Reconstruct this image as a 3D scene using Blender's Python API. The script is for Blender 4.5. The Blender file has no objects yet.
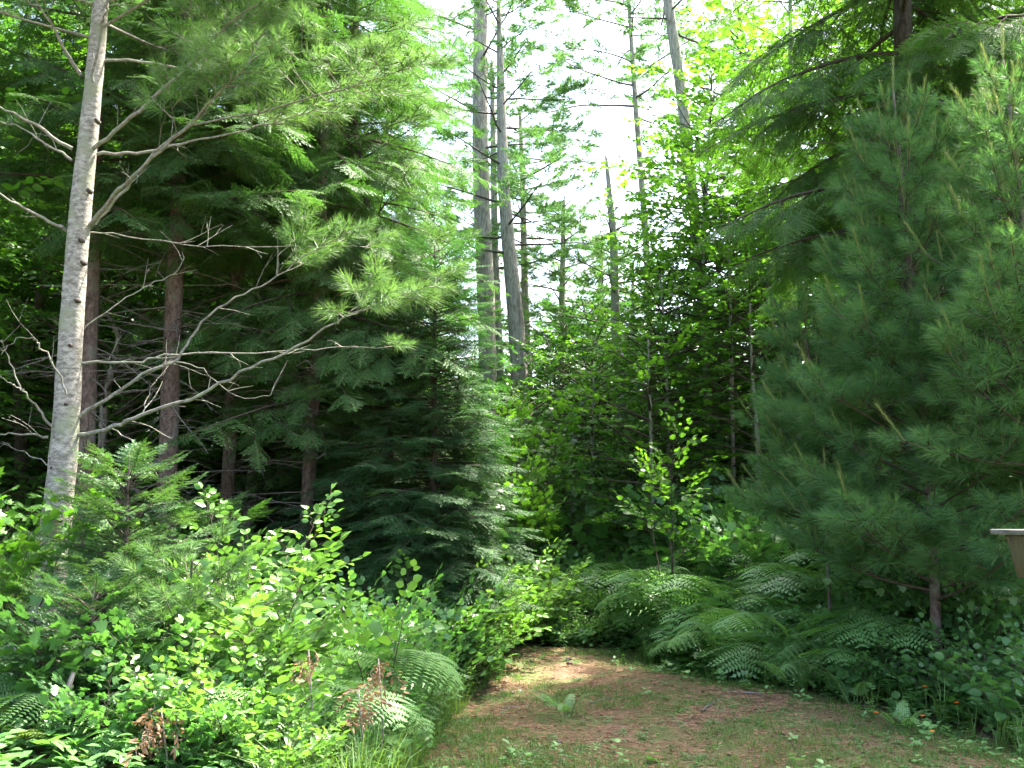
import bpy, math, random
import numpy as np
from mathutils import Vector
PI = math.pi
R = math.radians
random.seed(11)
rng = np.random.default_rng(11)
scn = bpy.context.scene
C = scn.collection

# ------------------------------------------------------------------ camera, sky, sun, exposure
F_PX, PITCH, EYE = 1005.0, R(7.7), 1.6
cam_d = bpy.data.cameras.new('camera')
cam_d.sensor_width = 36.0
cam_d.lens = 36.0 * F_PX / 1024.0
cam_d.clip_start, cam_d.clip_end = 0.05, 1000.0
cam = bpy.data.objects.new('camera', cam_d)
C.objects.link(cam)
cam.location = (0, 0, EYE)
cam.rotation_euler = (R(90) + PITCH, 0, 0)
scn.camera = cam

SUN_AZ, SUN_EL = R(50), R(61)          # azimuth from +Y (view direction) towards +X
world = bpy.data.worlds.new('World')
scn.world = world
world.use_nodes = True
wn = world.node_tree
wn.nodes.clear()
w_out = wn.nodes.new('ShaderNodeOutputWorld')
w_bg = wn.nodes.new('ShaderNodeBackground')
w_sky = wn.nodes.new('ShaderNodeTexSky')
w_sky.sky_type = 'NISHITA'
w_sky.sun_disc = False
w_sky.sun_elevation = SUN_EL
w_sky.sun_rotation = SUN_AZ
w_sky.air_density = 1.0
w_sky.dust_density = 5.0
w_sky.ozone_density = 1.0
w_bg.inputs['Strength'].default_value = 0.15
wn.links.new(w_sky.outputs[0], w_bg.inputs[0])
wn.links.new(w_bg.outputs[0], w_out.inputs[0])

sun_d = bpy.data.lights.new('sun', 'SUN')
sun_d.energy = 4.8
sun_d.angle = R(0.5)
sun_d.color = (1.0, 0.95, 0.86)
sun = bpy.data.objects.new('sun', sun_d)
C.objects.link(sun)
SUN_DIR = Vector((math.sin(SUN_AZ) * math.cos(SUN_EL), math.cos(SUN_AZ) * math.cos(SUN_EL), math.sin(SUN_EL)))
sun.rotation_euler = (-SUN_DIR).to_track_quat('-Z', 'Y').to_euler()
sun.location = (0, 0, 40)

scn.view_settings.view_transform = 'Standard'
scn.view_settings.look = 'None'
scn.view_settings.exposure = 2.85
scn.view_settings.gamma = 1.0
cy = scn.cycles
cy.max_bounces = 9
cy.diffuse_bounces = 7
cy.glossy_bounces = 2
cy.transmission_bounces = 5
cy.transparent_max_bounces = 4
cy.volume_bounces = 1
cy.caustics_reflective = False
cy.caustics_refractive = False
cy.sample_clamp_indirect = 6.0
cy.use_denoising = True
cy.use_adaptive_sampling = True
cy.adaptive_threshold = 0.02


# ------------------------------------------------------------------ placing
def P(px, py, Y):
    """World point seen at (px, py) on the vertical plane at distance Y."""
    a = (px - 512) / F_PX
    b = (384 - py) / F_PX
    dy = math.cos(PITCH) - b * math.sin(PITCH)
    dz = math.sin(PITCH) + b * math.cos(PITCH)
    t = Y / dy
    return Vector((a * t, Y, EYE + dz * t))


def X(px, Y):
    return (px - 512) / F_PX * Y / math.cos(PITCH) * 1.0


def sstep(a, b, x):
    t = np.clip((x - a) / (b - a), 0, 1)
    return t * t * (3 - 2 * t)


PATH_Y = np.array([0.0, 5, 7, 9.3, 11, 13.5, 15.5, 17.5])
PATH_L = np.array([-1.2, -0.85, -0.65, -0.55, -0.3, 0.0, 0.1, 0.0])
PATH_R = np.array([7.0, 5.6, 3.7, 2.55, 1.8, 1.25, 0.8, 0.3])


def path_l(y): return np.interp(y, PATH_Y, PATH_L)
def path_r(y): return np.interp(y, PATH_Y, PATH_R)


def gz(x, y):
    x = np.asarray(x, float)
    y = np.asarray(y, float)
    z = 0.05 * np.sin(x * 1.3 + 0.6 * y) + 0.04 * np.sin(y * 1.1 - x * 0.7) + 0.02 * np.sin(3.1 * x) * np.cos(2.7 * y)
    z = z + 0.6 * sstep(0.0, 2.6, x - path_r(y)) * sstep(6, 10, y)
    z = z + 0.25 * sstep(0.0, 2.5, path_l(y) - x)
    z = z + 0.5 * sstep(13, 22, y) + .15 * sstep(.6, 3, x - path_r(y)) * sstep(6, 9, y)
    z = z + 0.012 * np.clip(np.abs(x) - 15, 0, 60)
    return z


def gzf(x, y): return float(gz(x, y))


def inside_path(x, y, m=0.0):
    return (x > path_l(y) + m) & (x < path_r(y) - m) & (y < 12.4)


# ------------------------------------------------------------------ materials
def principled(nt):
    out = nt.nodes.new('ShaderNodeOutputMaterial')
    b = nt.nodes.new('ShaderNodeBsdfPrincipled')
    nt.links.new(b.outputs[0], out.inputs[0])
    return b, out


def leaf_mat(name, c1, c2, trans=0.4, tcol=(1.3, 1.25, 0.5), rough=0.42, spec=0.4):
    m = bpy.data.materials.new(name)
    m.use_nodes = True
    nt = m.node_tree
    nt.nodes.clear()
    b, out = principled(nt)
    at = nt.nodes.new('ShaderNodeAttribute'); at.attribute_name = 'var'
    oi = nt.nodes.new('ShaderNodeObjectInfo')
    no = nt.nodes.new('ShaderNodeTexNoise')
    tc = nt.nodes.new('ShaderNodeTexCoord')
    no.inputs['Scale'].default_value = 1.7
    no.inputs['Detail'].default_value = 2.0
    nt.links.new(tc.outputs['Object'], no.inputs['Vector'])
    ad = nt.nodes.new('ShaderNodeMath'); ad.operation = 'MULTIPLY_ADD'
    nt.links.new(oi.outputs['Random'], ad.inputs[0]); ad.inputs[1].default_value = 0.3
    nt.links.new(at.outputs['Fac'], ad.inputs[2])
    ad2 = nt.nodes.new('ShaderNodeMath'); ad2.operation = 'MULTIPLY_ADD'
    nt.links.new(no.outputs['Fac'], ad2.inputs[0]); ad2.inputs[1].default_value = 0.8
    nt.links.new(ad.outputs[0], ad2.inputs[2])
    mr = nt.nodes.new('ShaderNodeMapRange')
    mr.inputs['From Min'].default_value = 0.3; mr.inputs['From Max'].default_value = 1.7
    nt.links.new(ad2.outputs[0], mr.inputs['Value'])
    mx = nt.nodes.new('ShaderNodeMix'); mx.data_type = 'RGBA'
    mx.inputs[6].default_value = (*c1, 1); mx.inputs[7].default_value = (*c2, 1)
    nt.links.new(mr.outputs[0], mx.inputs[0])
    nt.links.new(mx.outputs[2], b.inputs['Base Color'])
    b.inputs['Roughness'].default_value = rough
    b.inputs['Specular IOR Level'].default_value = spec
    tr = nt.nodes.new('ShaderNodeBsdfTranslucent')
    mu = nt.nodes.new('ShaderNodeMix'); mu.data_type = 'RGBA'; mu.blend_type = 'MULTIPLY'
    mu.inputs[0].default_value = 1.0
    mu.clamp_result = False
    mu.inputs[7].default_value = (*tcol, 1)
    nt.links.new(mx.outputs[2], mu.inputs[6])
    nt.links.new(mu.outputs[2], tr.inputs[0])
    ms = nt.nodes.new('ShaderNodeMixShader')
    ms.inputs[0].default_value = trans
    nt.links.new(b.outputs[0], ms.inputs[1]); nt.links.new(tr.outputs[0], ms.inputs[2])
    nt.links.new(ms.outputs[0], out.inputs[0])
    return m


def bark_mat(name, c1, c2, c3=None, sx=6.0, sz=2.0, bump=0.5, patch=0.5, rough=0.9):
    """c1/c2: bark base and fissures, c3: lichen or stain patches."""
    m = bpy.data.materials.new(name)
    m.use_nodes = True
    nt = m.node_tree
    nt.nodes.clear()
    b, out = principled(nt)
    tc = nt.nodes.new('ShaderNodeTexCoord')
    mp = nt.nodes.new('ShaderNodeMapping')
    mp.inputs['Scale'].default_value = (sx, sx, sz)
    nt.links.new(tc.outputs['Object'], mp.inputs[0])
    n1 = nt.nodes.new('ShaderNodeTexNoise')
    n1.inputs['Scale'].default_value = 3.0; n1.inputs['Detail'].default_value = 7; n1.inputs['Roughness'].default_value = 0.7
    nt.links.new(mp.outputs[0], n1.inputs['Vector'])
    r1 = nt.nodes.new('ShaderNodeMapRange'); r1.inputs['From Min'].default_value = 0.4; r1.inputs['From Max'].default_value = 0.62
    nt.links.new(n1.outputs['Fac'], r1.inputs['Value'])
    mx = nt.nodes.new('ShaderNodeMix'); mx.data_type = 'RGBA'
    mx.inputs[6].default_value = (*c2, 1); mx.inputs[7].default_value = (*c1, 1)
    nt.links.new(r1.outputs[0], mx.inputs[0])
    col = mx.outputs[2]
    if c3:
        n2 = nt.nodes.new('ShaderNodeTexNoise')
        n2.inputs['Scale'].default_value = 4.0; n2.inputs['Detail'].default_value = 5
        nt.links.new(tc.outputs['Object'], n2.inputs['Vector'])
        r2 = nt.nodes.new('ShaderNodeMapRange'); r2.inputs['From Min'].default_value = 0.5; r2.inputs['From Max'].default_value = 0.62
        r2.inputs['To Max'].default_value = patch
        nt.links.new(n2.outputs['Fac'], r2.inputs['Value'])
        m2 = nt.nodes.new('ShaderNodeMix'); m2.data_type = 'RGBA'
        m2.inputs[7].default_value = (*c3, 1)
        nt.links.new(r2.outputs[0], m2.inputs[0]); nt.links.new(col, m2.inputs[6])
        col = m2.outputs[2]
    nt.links.new(col, b.inputs['Base Color'])
    b.inputs['Roughness'].default_value = rough
    b.inputs['Specular IOR Level'].default_value = 0.2
    bp = nt.nodes.new('ShaderNodeBump'); bp.inputs['Strength'].default_value = bump; bp.inputs['Distance'].default_value = 0.02
    nt.links.new(n1.outputs['Fac'], bp.inputs['Height'])
    nt.links.new(bp.outputs[0], b.inputs['Normal'])
    return m


def soil_mat(name, brown, dark, green, gmin, gmax, fleck=(0.3, 0.2, 0.13)):
    m = bpy.data.materials.new(name)
    m.use_nodes = True
    nt = m.node_tree
    nt.nodes.clear()
    b, out = principled(nt)
    tc = nt.nodes.new('ShaderNodeTexCoord')
    def noise(s, d=6, rgh=0.6):
        n = nt.nodes.new('ShaderNodeTexNoise')
        n.inputs['Scale'].default_value = s; n.inputs['Detail'].default_value = d; n.inputs['Roughness'].default_value = rgh
        nt.links.new(tc.outputs['Object'], n.inputs['Vector'])
        return n
    def rng_(src, a, c, o=1.0):
        r = nt.nodes.new('ShaderNodeMapRange'); r.inputs['From Min'].default_value = a; r.inputs['From Max'].default_value = c
        r.inputs['To Max'].default_value = o
        nt.links.new(src, r.inputs['Value'])
        return r.outputs[0]
    def mixc(f, a, c):
        x = nt.nodes.new('ShaderNodeMix'); x.data_type = 'RGBA'
        nt.links.new(f, x.inputs[0])
        for s, v in ((6, a), (7, c)):
            if isinstance(v, tuple): x.inputs[s].default_value = (*v, 1)
            else: nt.links.new(v, x.inputs[s])
        return x.outputs[2]
    a = mixc(rng_(noise(26, 8, 0.75).outputs['Fac'], 0.38, 0.62), dark, brown)
    v = nt.nodes.new('ShaderNodeTexVoronoi'); v.inputs['Scale'].default_value = 60
    nt.links.new(tc.outputs['Object'], v.inputs['Vector'])
    sep = nt.nodes.new('ShaderNodeSeparateColor'); nt.links.new(v.outputs['Color'], sep.inputs[0])
    a = mixc(rng_(sep.outputs[0], 0.6, 1.0, 0.7), a, fleck)
    a = mixc(rng_(noise(1.6, 7, 0.65).outputs['Fac'], gmin, gmax, 0.85), a, green)
    nt.links.new(a, b.inputs['Base Color'])
    b.inputs['Roughness'].default_value = 0.95
    b.inputs['Specular IOR Level'].default_value = 0.15
    bp = nt.nodes.new('ShaderNodeBump'); bp.inputs['Strength'].default_value = 0.8; bp.inputs['Distance'].default_value = 0.03
    nt.links.new(noise(40, 8, 0.75).outputs['Fac'], bp.inputs['Height'])
    nt.links.new(bp.outputs[0], b.inputs['Normal'])
    return m


def flat_mat(name, c1, c2, scale=8, stretch=(1, 1, 1), rough=0.8):
    return bark_mat(name, c1, c2, None, sx=scale * stretch[0], sz=scale * stretch[2], bump=0.3, rough=rough)


M = {}
M['pine_needle'] = leaf_mat('pine_needle', (0.062, 0.16, 0.062), (0.14, 0.265, 0.085), 0.4, (1.15, 1.3, 0.65), 0.5, 0.25)
M['pine_light'] = leaf_mat('pine_light', (0.08, 0.17, 0.06), (0.16, 0.265, 0.09), 0.36, (1.15, 1.25, 0.6), 0.5, 0.25)
M['new_needle'] = leaf_mat('new_needle', (0.15, 0.22, 0.07), (0.24, 0.28, 0.11), 0.35, (1.2, 1.2, 0.6), 0.5, 0.3)
M['spruce'] = leaf_mat('spruce_needle', (0.045, 0.13, 0.038), (0.105, 0.215, 0.056), 0.4, (1.15, 1.35, 0.55), 0.5, 0.22)
M['young_fir'] = leaf_mat('young_fir_needle', (0.022, 0.08, 0.028), (0.058, 0.15, 0.042), 0.3, (1.15, 1.35, 0.55), 0.5, 0.2)
M['hemlock'] = leaf_mat('hemlock_needle', (0.05, 0.15, 0.035), (0.11, 0.23, 0.055), 0.45, (1.3, 1.4, 0.5), 0.5, 0.2)
M['fir'] = leaf_mat('fir_needle', (0.04, 0.12, 0.045), (0.1, 0.2, 0.06), 0.3, (1.3, 1.35, 0.5), 0.42, 0.35)
M['maple'] = leaf_mat('maple_leaf', (0.065, 0.17, 0.035), (0.14, 0.28, 0.05), 0.5, (1.25, 1.4, 0.4), 0.38, 0.45)
M['broad_dark'] = leaf_mat('understory_leaf', (0.035, 0.105, 0.025), (0.08, 0.17, 0.035), 0.42, (1.1, 1.4, 0.55), 0.34, 0.6)
M['broad_light'] = leaf_mat('shrub_leaf', (0.085, 0.2, 0.04), (0.17, 0.31, 0.075), 0.38, (1.15, 1.3, 0.5), 0.36, 0.5)
M['broad_low'] = leaf_mat('low_leaf', (0.06, 0.16, 0.05), (0.125, 0.255, 0.075), 0.4, (1.1, 1.3, 0.5), 0.36, 0.5)
M['fern'] = leaf_mat('fern_leaf', (0.12, 0.265, 0.085), (0.21, 0.37, 0.12), 0.4, (1.1, 1.3, 0.5), 0.4, 0.6)
M['fern_yellow'] = leaf_mat('fern_yellow', (0.15, 0.26, 0.04), (0.24, 0.32, 0.06), 0.42, (1.3, 1.2, 0.4), 0.42, 0.35)
M['grass'] = leaf_mat('grass_blade', (0.05, 0.13, 0.03), (0.13, 0.22, 0.05), 0.4, (1.3, 1.25, 0.5), 0.45, 0.3)
M['dead_leaf'] = leaf_mat('dead_leaf', (0.14, 0.075, 0.04), (0.27, 0.16, 0.09), 0.2, (1.2, 1.0, 0.7), 0.7, 0.2)
M['litter'] = leaf_mat('needle_litter', (0.08, 0.04, 0.024), (0.36, 0.215, 0.12), 0.05, (1, 1, 1), 0.8, 0.15)
M['orange'] = leaf_mat('orange_petal', (0.7, 0.13, 0.02), (0.8, 0.22, 0.03), 0.2, (1, 1, 1), 0.6, 0.2)
M['bark_pale'] = bark_mat('pale_bark', (0.42, 0.385, 0.335), (0.16, 0.145, 0.12), (0.24, 0.25, 0.17), sx=5, sz=11, bump=1.0, patch=0.9)
M['bark_limb'] = bark_mat('limb_bark', (0.28, 0.26, 0.22), (0.12, 0.11, 0.09), (0.2, 0.23, 0.15), sx=9, sz=9, bump=0.3)
M['bark_brown'] = bark_mat('brown_bark', (0.2, 0.14, 0.115), (0.075, 0.05, 0.042), (0.2, 0.2, 0.17), sx=10, sz=5, bump=0.9, patch=0.45)
M['bark_grey'] = bark_mat('grey_bark', (0.42, 0.38, 0.34), (0.17, 0.145, 0.125), (0.34, 0.33, 0.28), sx=8, sz=1.8, bump=1.0, patch=0.4)
M['bark_dark'] = bark_mat('dark_bark', (0.11, 0.09, 0.075), (0.045, 0.036, 0.03), (0.12, 0.13, 0.1), sx=9, sz=3, bump=0.9, patch=0.4)
M['twig'] = bark_mat('twig_bark', (0.11, 0.085, 0.06), (0.05, 0.04, 0.03), None, sx=10, sz=10, bump=0.1)
M['dead_twig'] = bark_mat('dead_twig_bark', (0.24, 0.21, 0.18), (0.12, 0.1, 0.085), None, sx=10, sz=10, bump=0.1)
M['green_stem'] = leaf_mat('green_stem', (0.08, 0.13, 0.04), (0.12, 0.17, 0.05), 0.1, (1, 1, 1), 0.5, 0.3)
M['soil'] = soil_mat('forest_floor', (0.12, 0.075, 0.045), (0.045, 0.03, 0.02), (0.05, 0.1, 0.025), 0.45, 0.62)
M['path'] = soil_mat('path_litter', (0.2, 0.115, 0.064), (0.085, 0.048, 0.028), (0.085, 0.12, 0.035), 0.44, 0.6, (0.27, 0.2, 0.14))


# ------------------------------------------------------------------ mesh collecting
class Geo:
    def __init__(self):
        self.V, self.F3, self.M3, self.F4, self.M4, self.A, self.n = [], [], [], [], [], [], 0

    def add(self, V, F3=None, F4=None, mat=0, var=None, M3=None):
        V = np.asarray(V, float)
        self.V.append(V)
        if F3 is not None and len(F3):
            F3 = np.asarray(F3)
            self.F3.append(F3 + self.n)
            self.M3.append(np.full(len(F3), mat) if M3 is None else M3)
        if F4 is not None and len(F4):
            F4 = np.asarray(F4)
            self.F4.append(F4 + self.n)
            self.M4.append(np.full(len(F4), mat))
        self.A.append(np.full(len(V), 0.5 if var is None else var) if np.isscalar(var) or var is None else var)
        self.n += len(V)

    def tube(self, pts, radii, ns=6, mat=0, cap=True, var=None, lump=0.0):
        pts = np.array([tuple(p) for p in pts], float)
        k = len(pts)
        radii = np.asarray(radii, float)
        tan = np.gradient(pts, axis=0)
        tan /= np.linalg.norm(tan, axis=1)[:, None] + 1e-9
        ref = np.array([0.0, 0, 1]) if abs(tan[0, 2]) < 0.9 else np.array([1.0, 0, 0])
        x = np.cross(tan, ref); x /= np.linalg.norm(x, axis=1)[:, None] + 1e-9
        y = np.cross(tan, x)
        a = np.linspace(0, 2 * PI, ns, endpoint=False)
        rr = radii[:, None] * (1 + (lump * rng.uniform(-1, 1, (k, ns)) if lump else 0))
        V = pts[:, None, :] + rr[:, :, None] * (np.cos(a)[None, :, None] * x[:, None, :] + np.sin(a)[None, :, None] * y[:, None, :])
        i = np.arange(k - 1)[:, None] * ns
        j = np.arange(ns)[None, :]
        jn = (j + 1) % ns
        F = np.stack([i + j, i + jn, i + ns + jn, i + ns + j], -1).reshape(-1, 4)
        V = V.reshape(-1, 3)
        F3 = None
        if cap:
            V = np.vstack([V, pts[-1:]])
            e = (k - 1) * ns
            F3 = [(e + q, e + (q + 1) % ns, k * ns) for q in range(ns)]
        self.add(V, F3, F, mat, var)

    def scatter(self, T, pos, d, up, sc, mat_off=0, var=None):
        """T = template dict(V,F,M,a); local +Y along d, local +Z towards up."""
        n = len(pos)
        if n == 0: return
        pos = np.asarray(pos, float); d = np.asarray(d, float); up = np.asarray(up, float)
        sc = np.asarray(sc, float).reshape(-1, 1) if np.ndim(sc) else np.full((n, 1), sc)
        d = d / (np.linalg.norm(d, axis=1)[:, None] + 1e-9)
        x = np.cross(d, up); x /= np.linalg.norm(x, axis=1)[:, None] + 1e-9
        z = np.cross(x, d)
        Mx = np.stack([x, d, z], 1) * sc[:, :, None]
        V = np.einsum('kj,njc->nkc', T['V'], Mx) + pos[:, None, :]
        k = len(T['V'])
        F = T['F'][None] + (np.arange(n) * k)[:, None, None]
        iv = rng.uniform(0, 1, n) if var is None else var
        A = (0.55 * iv[:, None] + 0.45 * T['a'][None])
        self.add(V.reshape(-1, 3), F.reshape(-1, 3), None, 0, A.reshape(-1), np.tile(T['M'], n) + mat_off)

    def mesh(self, name, mats, origin=(0, 0, 0), smooth=False):
        me = bpy.data.meshes.new(name)
        V = np.vstack(self.V) - np.asarray(tuple(origin), float)
        F3 = np.vstack(self.F3) if self.F3 else np.zeros((0, 3), int)
        F4 = np.vstack(self.F4) if self.F4 else np.zeros((0, 4), int)
        mi = np.concatenate(([*self.M3] or [np.zeros(0, int)]) + ([*self.M4] or [np.zeros(0, int)]))
        loops = np.concatenate([F3.ravel(), F4.ravel()])
        starts = np.concatenate([np.arange(len(F3)) * 3, len(F3) * 3 + np.arange(len(F4)) * 4])
        me.vertices.add(len(V)); me.vertices.foreach_set('co', V.astype(np.float32).ravel())
        me.loops.add(len(loops)); me.loops.foreach_set('vertex_index', loops.astype(np.int32))
        me.polygons.add(len(starts)); me.polygons.foreach_set('loop_start', starts.astype(np.int32))
        for m in mats: me.materials.append(m)
        me.polygons.foreach_set('material_index', mi.astype(np.int32))
        me.update(calc_edges=True)
        a = me.attributes.new('var', 'FLOAT', 'POINT')
        a.data.foreach_set('value', np.concatenate(self.A).astype(np.float32))
        if smooth: me.polygons.foreach_set('use_smooth', np.ones(len(starts), bool))
        return me

    def build(self, name, mats, parent=None, origin=None, smooth=False):
        if not isinstance(mats, (list, tuple)): mats = [mats]
        if origin is None: origin = tuple(parent.location) if parent is not None else (0, 0, 0)
        o = bpy.data.objects.new(name, self.mesh(name, mats, origin, smooth))
        C.objects.link(o)
        if parent is not None: o.parent = parent
        elif any(origin): o.location = origin
        return o


def thing(name, label, cat, loc=(0, 0, 0), group=None, rz=0.0):
    o = bpy.data.objects.new(name, None)
    C.objects.link(o)
    o.empty_display_size = 0.2
    o.location = loc
    o.rotation_euler = (0, 0, rz)
    o['label'] = label; o['category'] = cat
    if group: o['group'] = group
    return o


def tag(o, label, cat, group=None):
    o['label'] = label; o['category'] = cat
    if group: o['group'] = group
    return o


def dup(root, loc, rz=0.0, s=1.0, label=None, group=None):
    r = root.copy(); C.objects.link(r)
    r.location = loc; r.rotation_euler = (0, 0, rz); r.scale = (s, s, s)
    if label: r['label'] = label
    if group: r['group'] = group
    for ch in list(root.children):
        c = ch.copy(); C.objects.link(c); c.parent = r
        for g in ch.children:
            q = g.copy(); C.objects.link(q); q.parent = c
    return r


# ------------------------------------------------------------------ templates
def T_join(parts):
    V, F, Mi, A, n = [], [], [], [], 0
    for v, f, m, a in parts:
        v = np.asarray(v, float).reshape(-1, 3); f = np.asarray(f, int).reshape(-1, 3)
        V.append(v); F.append(f + n); Mi.append(np.full(len(f), m)); A.append(np.full(len(v), a)); n += len(v)
    return dict(V=np.vstack(V), F=np.vstack(F), M=np.concatenate(Mi), a=np.concatenate(A))


def t_tube(p, q, r0, r1):
    p = np.array(p, float); q = np.array(q, float)
    d = (q - p) / (np.linalg.norm(q - p) + 1e-9)
    ref = np.array([0, 0, 1.0]) if abs(d[2]) < 0.9 else np.array([1.0, 0, 0])
    x = np.cross(d, ref); x /= np.linalg.norm(x); y = np.cross(d, x)
    V = [p + r0 * (math.cos(a) * x + math.sin(a) * y) for a in (0, 2.1, 4.2)] + [q + r1 * (math.cos(a) * x + math.sin(a) * y) for a in (0, 2.1, 4.2)]
    F = [(0, 1, 4), (0, 4, 3), (1, 2, 5), (1, 5, 4), (2, 0, 3), (2, 3, 5)]
    return V, F


def needle_twig(parts, p, d, L, sp, nl, nw, ang, jz, up=(0, 0, 1), taper=0.5):
    p = np.array(p, float); d = np.array(d, float); d /= np.linalg.norm(d)
    up = np.array(up, float); s = np.cross(d, up); s /= np.linalg.norm(s); u = np.cross(s, d)
    n = max(2, int(L / sp))
    V, F = [], []
    for k in range(n):
        t = (k + 0.5) / n
        for sg in (-1, 1):
            b = p + d * L * t
            l = nl * (1 - taper * t * t) * random.uniform(0.8, 1.15)
            a = ang + random.uniform(-.15, .15)
            dr = d * math.cos(a) + s * sg * math.sin(a) + u * random.uniform(-jz, jz)
            w = np.cross(dr, u + s * random.uniform(-.6, .6)); w = w / np.linalg.norm(w) * nw * 0.5
            i = len(V)
            V += [b - w, b + w, b + dr * l]
            F.append((i, i + 1, i + 2))
    e = p + d * L
    i = len(V); w = s * nw * .5
    V += [e - w, e + w, e + d * nl * .9]; F.append((i, i + 1, i + 2))
    parts.append((V, F, 0, random.random()))


def fir_spray(L=0.42, nside=6, sp=0.016, nl=0.02, nw=0.0065, jz=0.25, ratio=0.5, droop=0.10, ang=R(50), seed=1):
    random.seed(seed)
    parts = []
    def pt(t): return np.array([0.0, L * t, -droop * L * t * t])
    K = 3
    for k in range(K):
        a, b = pt(k / K), pt((k + 1) / K)
        parts.append((*t_tube(a, b, 0.0024 * (1 - .25 * k), 0.0024 * (0.75 - .25 * k)), 1, 0.5))
        needle_twig(parts, a, b - a, np.linalg.norm(b - a), sp, nl, nw, R(55), jz, taper=0.1)
    for k in range(nside):
        t = 0.08 + 0.8 * k / nside
        for sg in (-1, 1):
            tt = min(0.95, t + (0.04 if sg > 0 else 0))
            l = L * ratio * (1 - tt) ** 0.75 * random.uniform(0.75, 1.1)
            if l < 0.025: continue
            dr = np.array([sg * math.sin(ang), math.cos(ang), -random.uniform(0.0, 0.3) - droop])
            p0 = pt(tt)
            parts.append((*t_tube(p0, p0 + dr / np.linalg.norm(dr) * l, 0.0013, 0.0007), 1, 0.5))
            needle_twig(parts, p0, dr, l, sp, nl, nw, R(55), jz)
    return T_join(parts)


def pine_spray(L=0.22, ntuft=4, nn=26, nl=0.10, nw=0.0035, seed=1, spread=0.9, tl=0.09):
    random.seed(seed)
    parts = []
    ends = [(np.array([0, L, 0.0]), np.array([0, 1, 0.15]), 0.0)]
    for k in range(ntuft - 1):
        sg = (-1) ** k
        t = 0.35 + 0.5 * (k // 2) / max(1, (ntuft - 1) / 2)
        dr = np.array([sg * 0.75, 0.75, random.uniform(-.15, .35)])
        e = np.array([0, L * t, 0]) + dr * L * 0.42
        parts.append((*t_tube((0, L * t, 0), e, 0.0025, 0.002), 1, 0.5))
        ends.append((e, dr, 0))
    parts.append((*t_tube((0, 0, 0), (0, L, 0), 0.004, 0.0025), 1, 0.5))
    for e, dr, _ in ends:
        dr = dr / np.linalg.norm(dr)
        ref = np.array([0.3, 0.1, 1.0]); s = np.cross(dr, ref); s /= np.linalg.norm(s); u = np.cross(s, dr)
        V, F = [], []
        for q in range(nn):
            t = random.random()
            b = e - dr * tl * t
            a = random.uniform(0, 2 * PI)
            th = spread * (0.25 + 0.75 * t) + random.uniform(-.15, .2)
            nd = dr * math.cos(th) + (s * math.cos(a) + u * math.sin(a)) * math.sin(th)
            w = np.cross(nd, [random.uniform(-1, 1) for _ in range(3)]); w = w / (np.linalg.norm(w) + 1e-6) * nw * .5
            l = nl * random.uniform(.75, 1.1)
            i = len(V)
            V += [b - w, b + w, b + nd * l + np.array([0, 0, -0.012])]
            F.append((i, i + 1, i + 2))
        parts.append((V, F, 0, random.random()))
    return T_join(parts)


OV = np.array([(0, 0, 0), (0, .5, -.03), (0, 1.0, -.12), (-.27, .3, .05), (-.22, .68, .02), (.27, .3, .05), (.22, .68, .02)])
OVF = [(0, 1, 3), (3, 1, 4), (4, 1, 2), (0, 5, 1), (5, 6, 1), (6, 2, 1)]
NARROW = OV * np.array([0.62, 1, 1])
ROUND = OV * np.array([1.4, 1, 1])
_mp = [(0, 0), (-.32, .06), (-.48, .28), (-.3, .36), (-.5, .68), (-.22, .6), (0, 1.0), (.22, .6), (.5, .68), (.3, .36), (.48, .28), (.32, .06)]
MAPV = np.array([(0, .38, .0)] + [(x, y, -.10 * (x * x * 2 + max(0, y - .4))) for x, y in _mp])
MAPF = [(0, i, i + 1) for i in range(1, 12)] + [(0, 12, 1)]


def put_leaf(parts, LV, LF, p, d, up, s, var=None):
    d = np.array(d, float); d /= np.linalg.norm(d); up = np.array(up, float)
    x = np.cross(d, up); x /= np.linalg.norm(x); z = np.cross(x, d)
    V = (LV[:, 0:1] * x + LV[:, 1:2] * d + LV[:, 2:3] * z) * s + np.array(p)
    parts.append((V, LF, 0, random.random() if var is None else var))


def leaf_spray(LV, LF, L=0.42, n=10, s=0.07, seed=1, pair=False, stem=0.02, tilt=0.35, droop=0.15, zig=0.015):
    random.seed(seed)
    parts = []
    pts = [np.array([zig * (-1) ** k, L * k / 5, -droop * L * (k / 5) ** 2]) for k in range(6)]
    for k in range(5): parts.append((*t_tube(pts[k], pts[k + 1], 0.003 - .0004 * k, 0.0026 - .0004 * k), 1, .5))
    for k in range(n):
        t = 0.12 + 0.85 * (k + .5) / n
        f = t * 5; i = min(4, int(f)); p = pts[i] + (pts[i + 1] - pts[i]) * (f - i)
        for sg in ((-1, 1) if pair else ((-1) ** k,)):
            a = R(random.uniform(35, 75)) * sg
            d = np.array([math.sin(a), math.cos(a), random.uniform(-.45, .12)])
            up = np.array([random.gauss(0, tilt), random.gauss(0, tilt), 1.0])
            q = p + d * stem
            put_leaf(parts, LV, LF, q, d, up, s * random.uniform(.5, 1.25) * (1 - .25 * t))
    put_leaf(parts, LV, LF, pts[-1], (0, 1, -.2), (0, 0, 1), s * .8)
    return T_join(parts)


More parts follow.
